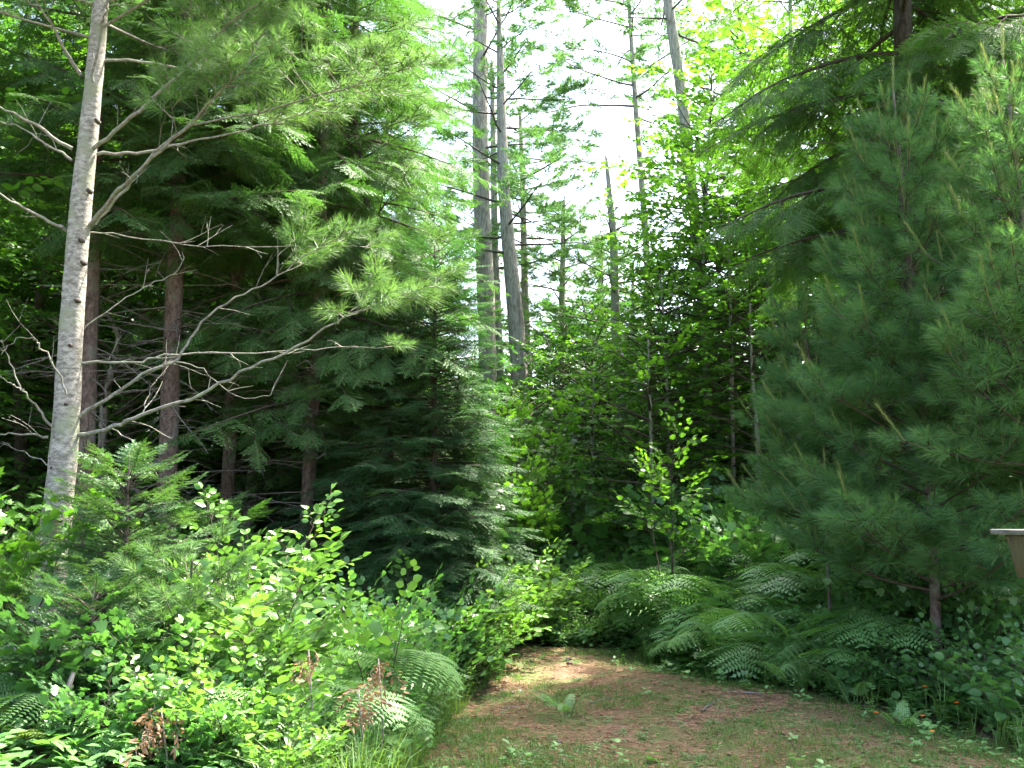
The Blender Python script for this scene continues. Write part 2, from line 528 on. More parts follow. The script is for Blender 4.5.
TM = {}
TM['spruce'] = [fir_spray(0.42, 8, 0.017, 0.026, 0.0095, 0.4, 0.55, 0.12, R(48), s) for s in (1, 2, 3)]
TM['hemlock'] = [fir_spray(0.42, 9, 0.017, 0.022, 0.0105, 0.15, 0.55, 0.25, R(55), s) for s in (4, 5, 6)]
TM['fir'] = [fir_spray(0.30, 7, 0.010, 0.026, 0.0075, 0.5, 0.52, 0.05, R(50), s) for s in (7, 8, 9)]
TM['far_fir'] = [fir_spray(0.6, 6, 0.04, 0.06, 0.03, 0.4, 0.55, 0.15, R(50), s) for s in (1, 2)]
TM['pine'] = [pine_spray(0.22, 4, 30, 0.105, 0.0042, s) for s in (1, 2, 3)]
TM['pine_near'] = [pine_spray(0.22, 4, 42, 0.115, 0.0046, s, spread=1.05) for s in (1, 2, 3)]
TM['far_pine'] = [pine_spray(0.42, 6, 22, 0.17, 0.014, s, spread=1.0, tl=0.14) for s in (4, 5, 6)]
TM['maple'] = [leaf_spray(MAPV, MAPF, 0.5, 9, 0.10, s, pair=False) for s in (1, 2, 3)]
TM['beech'] = [leaf_spray(OV, OVF, 0.5, 13, 0.085, s) for s in (1, 2, 3)]
TM['shrub'] = [leaf_spray(OV, OVF, 0.28, 8, 0.094, s, tilt=0.6) for s in (1, 2, 3)]
TM['shrub_round'] = [leaf_spray(ROUND, OVF, 0.3, 6, 0.085, s, tilt=0.45) for s in (1, 2, 3)]
TM['shrub_maple'] = [leaf_spray(MAPV, MAPF, 0.26, 6, 0.095, s, tilt=0.4, stem=.04) for s in (1, 2, 3)]
TM['shrub_narrow'] = [leaf_spray(NARROW, OVF, 0.28, 11, 0.065, s, tilt=0.4) for s in (1, 2, 3)]
TM['far_leaf'] = [leaf_spray(OV * np.array([1.2, 1, 1]), OVF, 0.7, 12, 0.15, s) for s in (1, 2, 3)]
TM['dead'] = [leaf_spray(NARROW, OVF, 0.22, 14, 0.07, s, tilt=1.2, droop=.5) for s in (1, 2)]


# ------------------------------------------------------------------ growing
class Sprays:
    def __init__(self): self.p, self.d, self.u, self.s = [], [], [], []
    def add(self, p, d, u, s):
        self.p.append(tuple(p)); self.d.append(tuple(d)); self.u.append(tuple(u)); self.s.append(s)
    def flush(self, geo, temps):
        if not self.p: return
        p, d, u, s = map(np.array, (self.p, self.d, self.u, self.s))
        idx = rng.integers(0, len(temps), len(p))
        for i, T in enumerate(temps):
            k = idx == i
            geo.scatter(T, p[k], d[k], u[k], s[k])


def rv(a): return Vector((random.uniform(-a, a), random.uniform(-a, a), random.uniform(-a, a)))


def limb_path(p, d, L, n, droop, wander):
    pts = [p.copy()]
    d = d.normalized()
    st = L / n
    for _ in range(n):
        d = (d + Vector((0, 0, -droop / n)) + rv(wander)).normalized()
        p = p + d * st
        pts.append(p.copy())
    return pts


def along(pts, u):
    f = u * (len(pts) - 1)
    i = min(len(pts) - 2, int(f))
    return pts[i].lerp(pts[i + 1], f - i), (pts[i + 1] - pts[i]).normalized()


UPV = Vector((0, 0, 1))


def foliate(geo, S, pts, L, r, lvl, q, mat=1):
    """Grow side shoots and sprays on a limb given as points."""
    f0 = q['f0'] if lvl == q['lvl'] else q.get('f1', 0.15)
    spr = q['spr']
    sp = q['sp'] if lvl == q['lvl'] else q['sp2']
    n = max(1, int(L * (1 - f0) / sp))
    for k in range(n):
        u = f0 + (1 - f0) * (k + random.uniform(.2, .8)) / n
        if random.random() < q.get('gap', 0.08): continue
        pos, tan = along(pts, u)
        side = tan.cross(UPV)
        if side.length < .15: side = Vector((math.cos(k * 2.4), math.sin(k * 2.4), 0))
        side.normalize()
        sg = -1 if k % 2 else 1
        a = q['ang'] + random.uniform(-.25, .25)
        d = tan * math.cos(a) + side * sg * math.sin(a) + UPV * (q.get('lift', 0) + random.uniform(-q.get('jz', .15), q.get('jz', .15)))
        sl = L * q['ratio'] * (1 - u) ** .8 * random.uniform(.75, 1.15) + spr * q.get('smin', .7)
        if lvl > 0 and sl > 1.7 * spr:
            nn = 3
            sub = limb_path(pos, d, sl - spr * .5, nn, q['droop2'], .08)
            geo.tube(sub, np.linspace(max(.003, r * .35 * (1 - .5 * u)), .002, nn + 1), 3, mat)
            foliate(geo, S, sub, sl, r * .35, lvl - 1, q, mat)
        else:
            up = UPV + rv(q.get('upj', .25))
            S.add(pos, d, up, min(1.5, max(.55, sl / spr)))
    _, tan = along(pts, .99)
    S.add(pts[-1], tan, UPV + rv(.2), 1.0)


PR = {
    'spruce': dict(f0=.18, spr=.40, sp=.12, sp2=.13, ang=R(58), ratio=.42, droop2=.35, lvl=1, jz=.3, lift=-.15, gap=.08, upj=.6),
    'hemlock': dict(f0=.12, spr=.42, sp=.14, sp2=.14, ang=R(55), ratio=.42, droop2=.45, lvl=1, jz=.2, lift=-.12, gap=.06, upj=.5),
    'fir': dict(f0=.08, spr=.34, sp=.12, sp2=.13, ang=R(52), ratio=.42, droop2=.0, lvl=1, jz=.2, gap=.05, upj=.5),
    'pine': dict(f0=.4, spr=.26, sp=.13, sp2=.13, ang=R(45), ratio=.4, droop2=-.3, lvl=1, jz=.3, lift=.12, gap=.06, upj=.5),
    'far_pine': dict(f0=.3, spr=.5, sp=.24, sp2=.24, ang=R(48), ratio=.38, droop2=-.3, lvl=1, jz=.35, lift=.1, gap=.12, upj=.5),
    'far_fir': dict(f0=.12, spr=.55, sp=.27, sp2=.3, ang=R(55), ratio=.42, droop2=.25, lvl=1, jz=.2, lift=-.1, gap=.08),
    'maple': dict(f0=.2, spr=.48, sp=.26, sp2=.25, ang=R(50), ratio=.45, droop2=.0, lvl=1, jz=.25, lift=.0, gap=.1),
    'far_leaf': dict(f0=.2, spr=.65, sp=.36, sp2=.36, ang=R(50), ratio=.45, droop2=.0, lvl=1, jz=.3, lift=.05, gap=.1),
    'shrub': dict(f0=.15, spr=.26, sp=.10, sp2=.11, ang=R(50), ratio=.38, droop2=-.1, lvl=1, jz=.3, lift=.15, gap=.1, upj=.4),
}


def grow(geo, trunk, z0, z1, nl, length, elev, q, temps, droop=.3, rad=.02, wander=.05, azf=None, dead=None):
    """Limbs all round a trunk polyline between heights z0 and z1 (world z). length(t), elev(t) with t 0 bottom .. 1 top."""
    S = Sprays()
    az = random.uniform(0, 6)
    for k in range(nl):
        t = (k + random.uniform(0, .9)) / nl
        z = z0 + (z1 - z0) * t
        zs = [p.z for p in trunk]
        i = max(0, min(len(zs) - 2, sum(1 for a in zs if a < z) - 1))
        f = (z - zs[i]) / max(1e-6, zs[i + 1] - zs[i])
        pos = trunk[i].lerp(trunk[i + 1], min(1, max(0, f)))
        az += 2.4 + random.uniform(-.5, .5)
        L = length(t) * random.uniform(.75, 1.15) * (azf(az) if azf else 1)
        if L < .15: continue
        e = elev(t) + random.uniform(-.12, .12)
        d = Vector((math.cos(az) * math.cos(e), math.sin(az) * math.cos(e), math.sin(e)))
        n = max(4, int(L / .35))
        pts = limb_path(pos, d, L, n, droop, wander)
        r0 = rad * (.5 + .5 * min(1.5, L / max(.2, length(0))))
        geo.tube(pts, np.linspace(r0, .004, n + 1), 4, 1)
        foliate(geo, S, pts, L, r0, q['lvl'], q)
    S.flush(geo, temps)


def dead_limbs(geo, trunk, z0, z1, n, L0, mat=0, rad=.009):
    zs = [p.z for p in trunk]
    for k in range(n):
        z = random.uniform(z0, z1)
        i = max(0, min(len(zs) - 2, sum(1 for a in zs if a < z) - 1))
        pos = trunk[i].lerp(trunk[i + 1], min(1, max(0, (z - zs[i]) / max(1e-6, zs[i + 1] - zs[i]))))
        az = random.uniform(0, 2 * PI)
        e = random.uniform(-.35, .35)
        L = L0 * random.uniform(.4, 1.1)
        pts = limb_path(pos, Vector((math.cos(az) * math.cos(e), math.sin(az) * math.cos(e), math.sin(e))), L, 5, random.uniform(-.1, .5), .1)
        geo.tube(pts, np.linspace(rad, .0025, 6), 3, mat)
        for _ in range(int(L * 7)):
            u = random.uniform(.2, .95)
            p, t = along(pts, u)
            s = t.cross(UPV).normalized() * random.choice((-1, 1))
            sub = limb_path(p, t * .6 + s * .7 + rv(.3), L * .3 * random.uniform(.3, 1), 3, .2, .15)
            geo.tube(sub, np.linspace(.0035, .0012, 4), 3, mat, cap=False)


def trunk_from_px(pts, Y, top_px=None):
    """pts: (px, py, width_px) from the base up, all at distance Y; extended down to the ground."""
    out, rad = [], []
    for px, py, w in pts:
        p = P(px, py, Y)
        dep = Y * math.cos(PITCH) + (p.z - EYE) * math.sin(PITCH)
        out.append(p); rad.append(w * dep / F_PX / 2)
    if out[0].z > gzf(out[0].x, Y) + .05:
        d = (out[1] - out[0]) / (out[1].z - out[0].z)
        g = gzf(out[0].x, Y) - .15
        h = out[0].z - g
        b = out[0] - d * h
        out.insert(0, Vector((b.x, Y, g))); rad.insert(0, rad[0] * 1.18)
    else:
        out[0].z = gzf(out[0].x, Y) - .1
    return out, rad


def densify(pts, rad, n):
    o, r = [], []
    L = len(pts) - 1
    for k in range(n + 1):
        f = k / n * L
        i = min(L - 1, int(f)); g = f - i
        a = pts[max(0, i - 1)]; b = pts[i]; c = pts[i + 1]; d = pts[min(L, i + 2)]
        p = 0.5 * ((2 * b) + (c - a) * g + (2 * a - 5 * b + 4 * c - d) * g * g + (3 * b - a - 3 * c + d) * g ** 3)
        o.append(p); r.append(rad[i] * (1 - g) + rad[i + 1] * g)
    return o, r


def std_tree(name, label, cat, pxs, Y, bark, leaf, kind, temps, z0, z1, nl, length, elev, droop=.3, rad=.02,
             dead=None, group=None, azf=None, twig='twig', wander=.05, ns=10, extra=None):
    tr, rd = trunk_from_px(pxs, Y)
    base = tr[0].copy(); base.z = gzf(base.x, base.y)
    t = thing(name, label, cat, base, group)
    g = Geo()
    a, b = densify(tr, rd, 26)
    b[0] *= 1.25
    g.tube(a, b, ns, 0, lump=.05)
    if dead: dead_limbs(g, tr, *dead, mat=1)
    g.build('trunk', [M[bark], M['dead_twig']], t, smooth=True)
    g = Geo()
    grow(g, tr, z0, z1, nl, length, elev, PR[kind], TM[temps], droop, rad, azf=azf, wander=wander)
    if extra: extra(g)
    g.build('crown', [M[leaf], M[twig]], t)
    return t


def zpx(py, Y): return P(512, py, Y).z


# ================================================================== THE GROUND
def sheet(name, xs, ys, dz, mat, mask=None, extra=None):
    Xg, Yg = np.meshgrid(xs, ys)
    Z = gz(Xg, Yg) + dz
    if extra is not None: Z = Z + extra(Xg, Yg)
    V = np.stack([Xg, Yg, Z], -1).reshape(-1, 3)
    ny, nx = Xg.shape
    i = np.arange(ny - 1)[:, None] * nx; j = np.arange(nx - 1)[None]
    F = np.stack([i + j, i + j + 1, i + nx + j + 1, i + nx + j], -1).reshape(-1, 4)
    if mask is not None:
        c = V[F].mean(1)
        F = F[mask(c[:, 0], c[:, 1])]
        used = np.unique(F); remap = -np.ones(len(V), int); remap[used] = np.arange(len(used))
        V = V[used]; F = remap[F]
    g = Geo(); g.add(V, None, F)
    o = g.build(name, mat, smooth=True)
    o['kind'] = 'structure'
    return o


xs = np.concatenate([np.linspace(-260, -22, 24), np.linspace(-20, 20, 200), np.linspace(22, 260, 24)])
ys = np.concatenate([np.linspace(-60, -3, 12), np.linspace(-2, 30, 180), np.linspace(32, 420, 40)])
sheet('ground', xs, ys, 0.0, M['soil'])


def path_mask(x, y):
    w = 0.22 * np.sin(y * 2.3) + 0.14 * np.sin(y * 5.1 + 1) + 0.08 * np.sin(y * 11 + x)
    w2 = 0.3 * np.sin(y * 1.7 + 2) + 0.12 * np.sin(y * 6.3) + 0.08 * np.sin(y * 13)
    return (x > path_l(y) - .12 + w * .6) & (x < path_r(y) + .15 + w2 * .6) & (y < 12.3 + .25 * np.sin(x * 5))


sheet('path', np.linspace(-2, 8, 260), np.linspace(1.5, 17.2, 400), 0.006, M['path'], path_mask)

# ================================================================== LEFT: THE PALE PINE AND ITS BARE LIMBS
Y0 = 8.3
tr, rd = trunk_from_px([(40, 700, 35), (52, 560, 30), (64, 450, 27), (72, 320, 22.5), (81, 205, 20.5), (92, 100, 17.5), (101, 0, 15), (112, -140, 13), (122, -330, 10), (130, -520, 5)], Y0)
base = tr[0].copy(); base.z = gzf(base.x, base.y)
pale = thing('pine_tree', 'pale grey-barked pine with long bare lower limbs sweeping out, nearest large trunk', 'tree', base)
g = Geo(); a, b = densify(tr, rd, 60); b[0] *= 1.2
g.tube(a, b, 20, 0, lump=.05)
for kx, ky in ((52, 468), (60, 520), (76, 300), (82, 262), (70, 345), (96, 120), (66, 404), (88, 190), (58, 500), (80, 240)):
    k0 = P(kx, ky, Y0 - .1)
    g.tube([k0 + Vector((0, .06, 0)), k0, k0 + Vector((0, -.022, .004))], [.022, .018, .006], 7, 1)
g.build('trunk', [M['bark_pale'], M['bark_dark']], pale, smooth=True)

# (pixel polyline), start depth offset, end depth offset, start radius px, foliage?
LIMBS = [
    ([(90, 225), (113, 197), (139, 171), (187, 127), (225, 88), (262, 52)], 0, -1.2, 5.2, .55, 'up'),
    ([(88, 154), (120, 127), (161, 92), (199, 56), (225, 26), (262, 0), (300, -30)], 0, -1.0, 4.6, .5, 'up'),
    ([(97, 154), (146, 152), (187, 142), (240, 131), (296, 116), (345, 104)], 0, .3, 3.6, .6, 'up'),
    ([(95, 225), (125, 190), (139, 171), (187, 128), (262, 111), (337, 90), (384, 77), (430, 62)], .05, -.8, 3.4, .62, 'up'),
    ([(100, 60), (150, 62), (200, 70), (240, 56), (292, 4), (320, -30)], 0, .4, 3.2, .4, 'up'),
    ([(71, 150), (34, 124), (0, 107), (-60, 85)], 0, -.4, 4.2, .7, 'up'),
    ([(72, 160), (40, 140), (10, 124), (-50, 115)], 0, .4, 3.0, .6, 'up'),
    ([(67, 229), (34, 214), (0, 195), (-55, 170)], 0, -.5, 4.0, .7, 'up'),
    ([(82, 77), (56, 34), (36, 0), (15, -40)], 0, -.5, 4.0, .5, 'up'),
    ([(92, 82), (101, 30), (109, 0), (118, -50)], -.15, -.6, 3.2, .5, 'up'),
    ([(72, 436), (110, 428), (142, 414), (195, 397), (240, 373), (292, 349), (337, 321), (384, 302), (440, 280)], 0, -.8, 4.6, .72, 'up'),
    ([(74, 420), (112, 397), (150, 371), (180, 356), (202, 321), (240, 296), (277, 276), (319, 247), (350, 232)], 0, .2, 3.8, .72, 'up'),
    ([(76, 362), (131, 363), (172, 354), (262, 352), (330, 348), (384, 347)], 0, .5, 2.8, .97, 'no'),
    ([(51, 426), (34, 405), (22, 390), (7, 356), (2, 340)], -.1, -.6, 2.8, 2, 'no'),
    ([(49, 439), (30, 434), (0, 433), (-40, 428)], -.1, -.4, 2.8, 2, 'no'),
    ([(67, 394), (56, 367), (42, 348), (34, 339), (20, 338), (0, 352)], -.2, -.5, 2.2, 2, 'no'),
    ([(22, 390), (12, 384), (-5, 375)], -.4, -.6, 1.6, 2, 'no'),
    ([(80, 234), (112, 234), (202, 246), (315, 247), (370, 246)], 0, .5, 1.8, .9, 'up'),
    ([(60, 470), (30, 455), (0, 442)], .1, .5, 1.8, 2, 'no'),
    ([(84, 330), (120, 300), (150, 285), (178, 270), (183, 250)], .1, .7, 1.6, 2, 'no'),
    ([(150, 371), (170, 362), (200, 368), (232, 395), (268, 396), (272, 388)], .1, .3, 1.4, 2, 'no'),
    ([(110, 428), (135, 445), (150, 472)], 0, -.2, 1.3, 2, 'no'),
    ([(142, 414), (150, 390), (165, 372)], -.1, .2, 1.2, 2, 'no'),
]
for pts, o0, o1, w, f0, up in LIMBS:
    n = len(pts)
    wp = [P(px, py, Y0 + o0 + (o1 - o0) * k / (n - 1)) for k, (px, py) in enumerate(pts)]
    m = n * 4
    dp, dr = densify(wp, [w * .9 * Y0 / F_PX / 1.0 * (1 - .82 * k / (n - 1)) * .5 * 1.15 for k in range(n)], m)
    dp = [p + rv(.013) for p in dp]
    g = Geo()
    g.tube(dp, dr, 7, 1)
    L = sum((dp[i + 1] - dp[i]).length for i in range(m))
    # bare twigs
    for _ in range(int(L * 4)):
        u = random.uniform(.12, .95)
        p, t = along(dp, u)
        d = t * .7 + rv(.9); d.z += .1
        l = random.uniform(.1, .45)
        sub = limb_path(p, d, l, 4, random.uniform(-.5, .5), .18)
        g.tube(sub, np.linspace(.0045, .0015, 5), 3, 1, cap=False)
        if l > .28:
            p2, t2 = along(sub, .5)
            g.tube(limb_path(p2, t2 + rv(.8), l * .5, 3, 0, .2), np.linspace(.0025, .001, 4), 3, 1, cap=False)
    ob = None
    if f0 < 1:
        S = Sprays()
        q = dict(PR['pine']); q['f0'] = f0; q['sp'] = .10; q['ratio'] = .34
        foliate(g, S, dp, L, .012, 1, q, 1)
        S.flush(g, TM['pine_near'])
    g.build('branch', [M['pine_light'], M['bark_limb']], pale)
g = Geo()
grow(g, tr, zpx(40, Y0), tr[-1].z - .1, 64, lambda t: 2.5 * (1 - t) ** .6 + .4, lambda t: .1 + .5 * t, PR['pine'], TM['pine'], -.1, .02,
     azf=lambda a: .75 + .3 * math.cos(a))
g.build('crown', [M['pine_light'], M['bark_limb']], pale)

# ================================================================== LEFT: BROWN TRUNKS OF THE SPRUCE STAND
def spruce_len(L0, p=.75): return lambda t: L0 * (1 - t) ** p * (.75 + .25 * min(1, t * 6)) + .3


std_tree('spruce_tree', 'brown spruce trunk close behind the pale pine, almost hidden by it', 'tree',
         [(82, 540, 17), (88, 400, 16), (93, 250, 14), (98, 100, 12), (103, -60, 10), (108, -300, 4)], 10.4,
         'bark_brown', 'spruce', 'spruce', 'spruce', zpx(210, 10.4), zpx(-300, 10.4), 44, spruce_len(1.8), lambda t: -.1 + .4 * t, .15,
         dead=(zpx(520, 10.4), zpx(200, 10.4), 50, 1.1))
std_tree('spruce_tree', 'thick brown spruce trunk with dead twigs, midway between the pale pine and the young fir', 'tree',
         [(166, 525, 19), (170, 400, 18), (176, 250, 16), (181, 120, 14), (186, 0, 12), (192, -300, 4)], 10.8,
         'bark_brown', 'spruce', 'spruce', 'spruce', zpx(240, 10.8), zpx(-300, 10.8), 56, spruce_len(2.0), lambda t: -.1 + .4 * t, .2,
         dead=(zpx(520, 10.8), zpx(220, 10.8), 80, 1.2))
std_tree('spruce_tree', 'slim brown spruce trunk, third of the row behind the bare limbs', 'tree',
         [(228, 480, 13), (233, 380, 13), (239, 260, 12), (244, 150, 11), (248, 0, 9), (254, -260, 3)], 12.6,
         'bark_brown', 'spruce', 'spruce', 'spruce', zpx(250, 12.6), zpx(-260, 12.6), 60, spruce_len(2.2), lambda t: -.1 + .4 * t, .2,
         dead=(zpx(500, 12.6), zpx(230, 12.6), 80, 1.3))
std_tree('spruce_tree', 'brown spruce trunk with drooping green boughs just beside the dark young firs', 'tree',
         [(306, 535, 14), (311, 440, 13), (316, 350, 12), (321, 230, 11), (325, 80, 9), (332, -200, 3)], 11.6,
         'bark_brown', 'spruce', 'spruce', 'spruce', zpx(400, 11.6), zpx(-200, 11.6), 80, spruce_len(1.85, .55), lambda t: -.15 + .4 * t, .35,
         dead=(zpx(540, 11.6), zpx(300, 11.6), 60, 1.1))
# the pine with soft light tufts in front of the spruces
std_tree('pine_tree', 'soft light green pine foliage spreading in front of the dark spruces', 'tree',
         [(392, 600, 9), (388, 400, 8), (374, 250, 7), (352, 100, 6), (338, -60, 5), (330, -240, 3)], 11.9,
         'bark_dark', 'pine_light', 'pine', 'pine', zpx(330, 11.9), zpx(-240, 11.9), 100, lambda t: .85 * (1 - t) ** .6 + .3,
         lambda t: .15 + .5 * t, -.15, .014)
std_tree('spruce_tree', 'tall dense spruce whose edge borders the bright sky gap', 'tree',
         [(352, 560, 16), (354, 400, 15), (354, 200, 13), (354, 0, 10), (354, -300, 3)], 13.8,
         'bark_dark', 'spruce', 'spruce', 'spruce', zpx(470, 13.8), zpx(-300, 13.8), 105, spruce_len(1.7, .5), lambda t: -.2 + .4 * t, .3)

# dark young firs between the path and the stand
def young_fir(label, px, top, Y, L0, nl=60, leaf='spruce', tm='spruce', w=9):
    pb = P(px, 650, Y)
    return std_tree('fir_tree', label, 'tree', [(px, 640, w), (px + 2, (640 + top) / 2, w * .7), (px + 3, top, 1.5)], Y,
                    'bark_dark', 'young_fir', tm, tm, gzf(pb.x, Y) + .7, zpx(top, Y) - .05, int(nl * 1.7),
                    lambda t: L0 * (1 - t) ** .62 + .12, lambda t: -.05 + .5 * t, .15, .012)


young_fir('dark young fir reaching to the ground beside the path, topmost tip below the sky gap', 432, 245, 11.0, .74, 150)
young_fir('dark young fir behind and left of the tallest young one', 385, 300, 11.3, 1.0, 80)
young_fir('small dark fir with its lowest boughs over the path edge', 455, 385, 11.6, .5, 50)
young_fir('low fir filling the dark gap under the spruce boughs', 338, 430, 13.2, 1.0, 60)

# ================================================================== CENTRE: TALL PINES AGAINST THE SKY
def tall_pine(label, pxs, Y, zlo, zhi, nl, L0, droop=.0, azf=None, dead=None, bark='bark_grey', leaf='pine_needle', p=.5, rad=.035, name='pine_tree', elev=None):
    return std_tree(name, label, 'tree', pxs, Y, bark, leaf, 'far_pine', 'far_pine', zpx(zlo, Y), zpx(zhi, Y), nl,
                    lambda t: L0 * (1 - t) ** p + .4, elev or (lambda t: .0 + .5 * t), droop, rad, dead=dead, azf=azf, twig='bark_dark', wander=.12)


tall_pine('tallest grey pine trunk standing straight against the sky gap', [(489, 430, 19), (486, 300, 18), (481, 180, 17), (480, 60, 15), (482, -60, 13), (484, -300, 5)],
          24, 150, -300, 30, 3.3, -.05, dead=(zpx(330, 24), zpx(130, 24), 8, 1.8))
tall_pine('leaning grey pine with a paler sunlit foot, just right of the tallest trunk', [(522, 420, 18), (515, 310, 17), (508, 240, 14), (503, 170, 12), (501, 90, 9), (499, 20, 5), (498, -20, 2.5)],
          22, 260, -10, 26, 2.3, -.05, dead=(zpx(400, 22), zpx(230, 22), 10, 1.6))
tall_pine('thin dark trunk squeezed between the two largest grey pines', [(501, 400, 9), (497, 300, 8), (494, 200, 7), (492, 60, 4)], 26, 290, 60, 16, 1.8)
tall_pine('slim trunk on the far side of the leaning grey pine', [(529, 400, 9), (525, 300, 8), (523, 200, 6), (520, 110, 3)], 27, 270, 110, 18, 2.0)
tall_pine('slim dark pine with a broken bare top under the bright sky', [(622, 430, 10), (616, 330, 9), (614, 250, 8), (610, 200, 6), (606, 155, 2.5)], 22, 400, 225, 16, 1.7,
          dead=(zpx(270, 22), zpx(165, 22), 22, .5), leaf='spruce')
tall_pine('thin tall pine with a sparse open crown of few limbs, in the sky gap', [(652, 400, 8), (647, 260, 7), (643, 200, 6.5), (636, 110, 5.5), (630, 20, 4), (626, -60, 3)], 26, 120, -60, 24, 2.7,
          dead=(zpx(300, 26), zpx(90, 26), 12, .8), p=.35)
tall_pine('grey pine trunk leaning back behind the bright maple', [(712, 420, 13), (705, 330, 12), (696, 230, 11.5), (682, 100, 11), (668, 0, 10), (650, -130, 7), (640, -230, 4)], 20, 40, -230, 20, 2.6,
          azf=lambda a: .8 + .3 * math.cos(a), dead=(zpx(200, 20), zpx(20, 20), 14, 1.2))
tall_pine('distant pine with soft pale foliage low beside the leaning trunk', [(560, 440, 8), (562, 300, 7), (564, 200, 3)], 27, 400, 195, 34, 2.2, leaf='pine_light')
tall_pine('full crowned distant pine behind the broken topped one', [(598, 440, 9), (600, 330, 8), (602, 235, 3)], 30, 430, 235, 34, 2.4, leaf='pine_needle')
tall_pine('bushy dark pine at the foot of the sky gap, left of the thin tall pine', [(630, 450, 8), (632, 360, 6), (633, 262, 2)], 24, 440, 262, 34, 2.1, leaf='spruce')
tall_pine('distant blue-green pine filling the lower edge of the sky', [(425, 460, 10), (420, 320, 8), (428, 190, 3)], 25, 420, 190, 40, 2.6, leaf='pine_needle')

# ================================================================== RIGHT: MAPLES, HEMLOCK, PINES
def broad(name, label, pxs, Y, lo, hi, nl, L0, leaf='maple', kind='maple', tm='maple', bark='bark_grey', azf=None, rad=.018, prof=None, group=None):
    return std_tree(name, label, 'tree', pxs, Y, bark, leaf, kind, tm, zpx(lo, Y), zpx(hi, Y), nl,
                    prof or (lambda t: L0 * math.sin(PI * (.18 + .72 * t)) + .2), lambda t: .15 + .5 * t, .15, rad, wander=.1, azf=azf, ns=8, group=group)


broad('maple_tree', 'bright yellow-green maple glowing against the sky gap', [(708, 560, 7), (707, 460, 6), (706, 350, 5.5), (703, 270, 5), (706, 190, 4), (712, 80, 2)], 18.0, 470, 80, 110, 1.65)
broad('maple_tree', 'maple behind the drooping hemlock boughs, lit through its leaves', [(800, 560, 9), (796, 380, 8), (792, 200, 6), (790, 0, 4), (788, -30, 2)], 16.5, 430, -30, 50, 2.1)
broad('maple_tree', 'smaller maple under the bright one with thin pale stem', [(670, 540, 5), (668, 420, 4), (664, 330, 3), (660, 270, 2)], 17, 500, 270, 40, 1.3, leaf='maple', tm='beech')
broad('maple_tree', 'bushy maple with bright leaves low behind the tall ferns', [(655, 560, 5), (652, 480, 4), (650, 400, 3), (648, 340, 2)], 15.6, 545, 335, 46, 1.15, tm='maple')
broad('maple_tree', 'leafy maple standing between the tall ferns and the hemlock boughs', [(735, 560, 5), (732, 400, 4), (730, 280, 3), (728, 210, 2)], 16.4, 530, 200, 60, 1.35, tm='maple')
broad('beech_tree', 'deep green understory beech rising from the fern bank', [(760, 560, 6), (758, 450, 5), (752, 370, 3), (750, 300, 2)], 15.5, 480, 300, 34, 1.4, leaf='broad_dark', tm='beech')
broad('beech_tree', 'understory beech closing the view above the dark end of the path', [(590, 540, 5), (592, 450, 4), (594, 372, 2)], 19.5, 500, 365, 40, 1.7, leaf='maple', tm='beech')
broad('beech_tree', 'low beech with glossy leaves between the small fir and the path end', [(528, 560, 5), (526, 480, 4), (528, 405, 2)], 17.5, 540, 395, 36, 1.1, leaf='broad_dark', tm='maple')

# hemlock with drooping boughs across the upper right
std_tree('hemlock_tree', 'big dark hemlock with boughs drooping across the upper right', 'tree',
         [(915, 600, 26), (912, 400, 24), (908, 200, 20), (902, 0, 17), (898, -250, 11), (895, -520, 4)], 11.2,
         'bark_dark', 'hemlock', 'hemlock', 'hemlock', zpx(230, 11.2), zpx(-480, 11.2), 62,
         lambda t: 2.95 * (1 - t) ** .5 * (.6 + .4 * min(1, t * 5)) + .3, lambda t: -.02 + .35 * t, .7, .03, dead=(zpx(400, 11.2), zpx(100, 11.2), 20, 1.5))
std_tree('hemlock_tree', 'second hemlock trunk deep in the shade at the upper right corner', 'tree',
         [(975, 600, 22), (972, 300, 20), (968, 0, 16), (965, -400, 5)], 12.6,
         'bark_brown', 'hemlock', 'hemlock', 'hemlock', zpx(200, 12.6), zpx(-380, 12.6), 40,
         lambda t: 2.6 * (1 - t) ** .55 + .3, lambda t: -.05 + .35 * t, .6, .03)


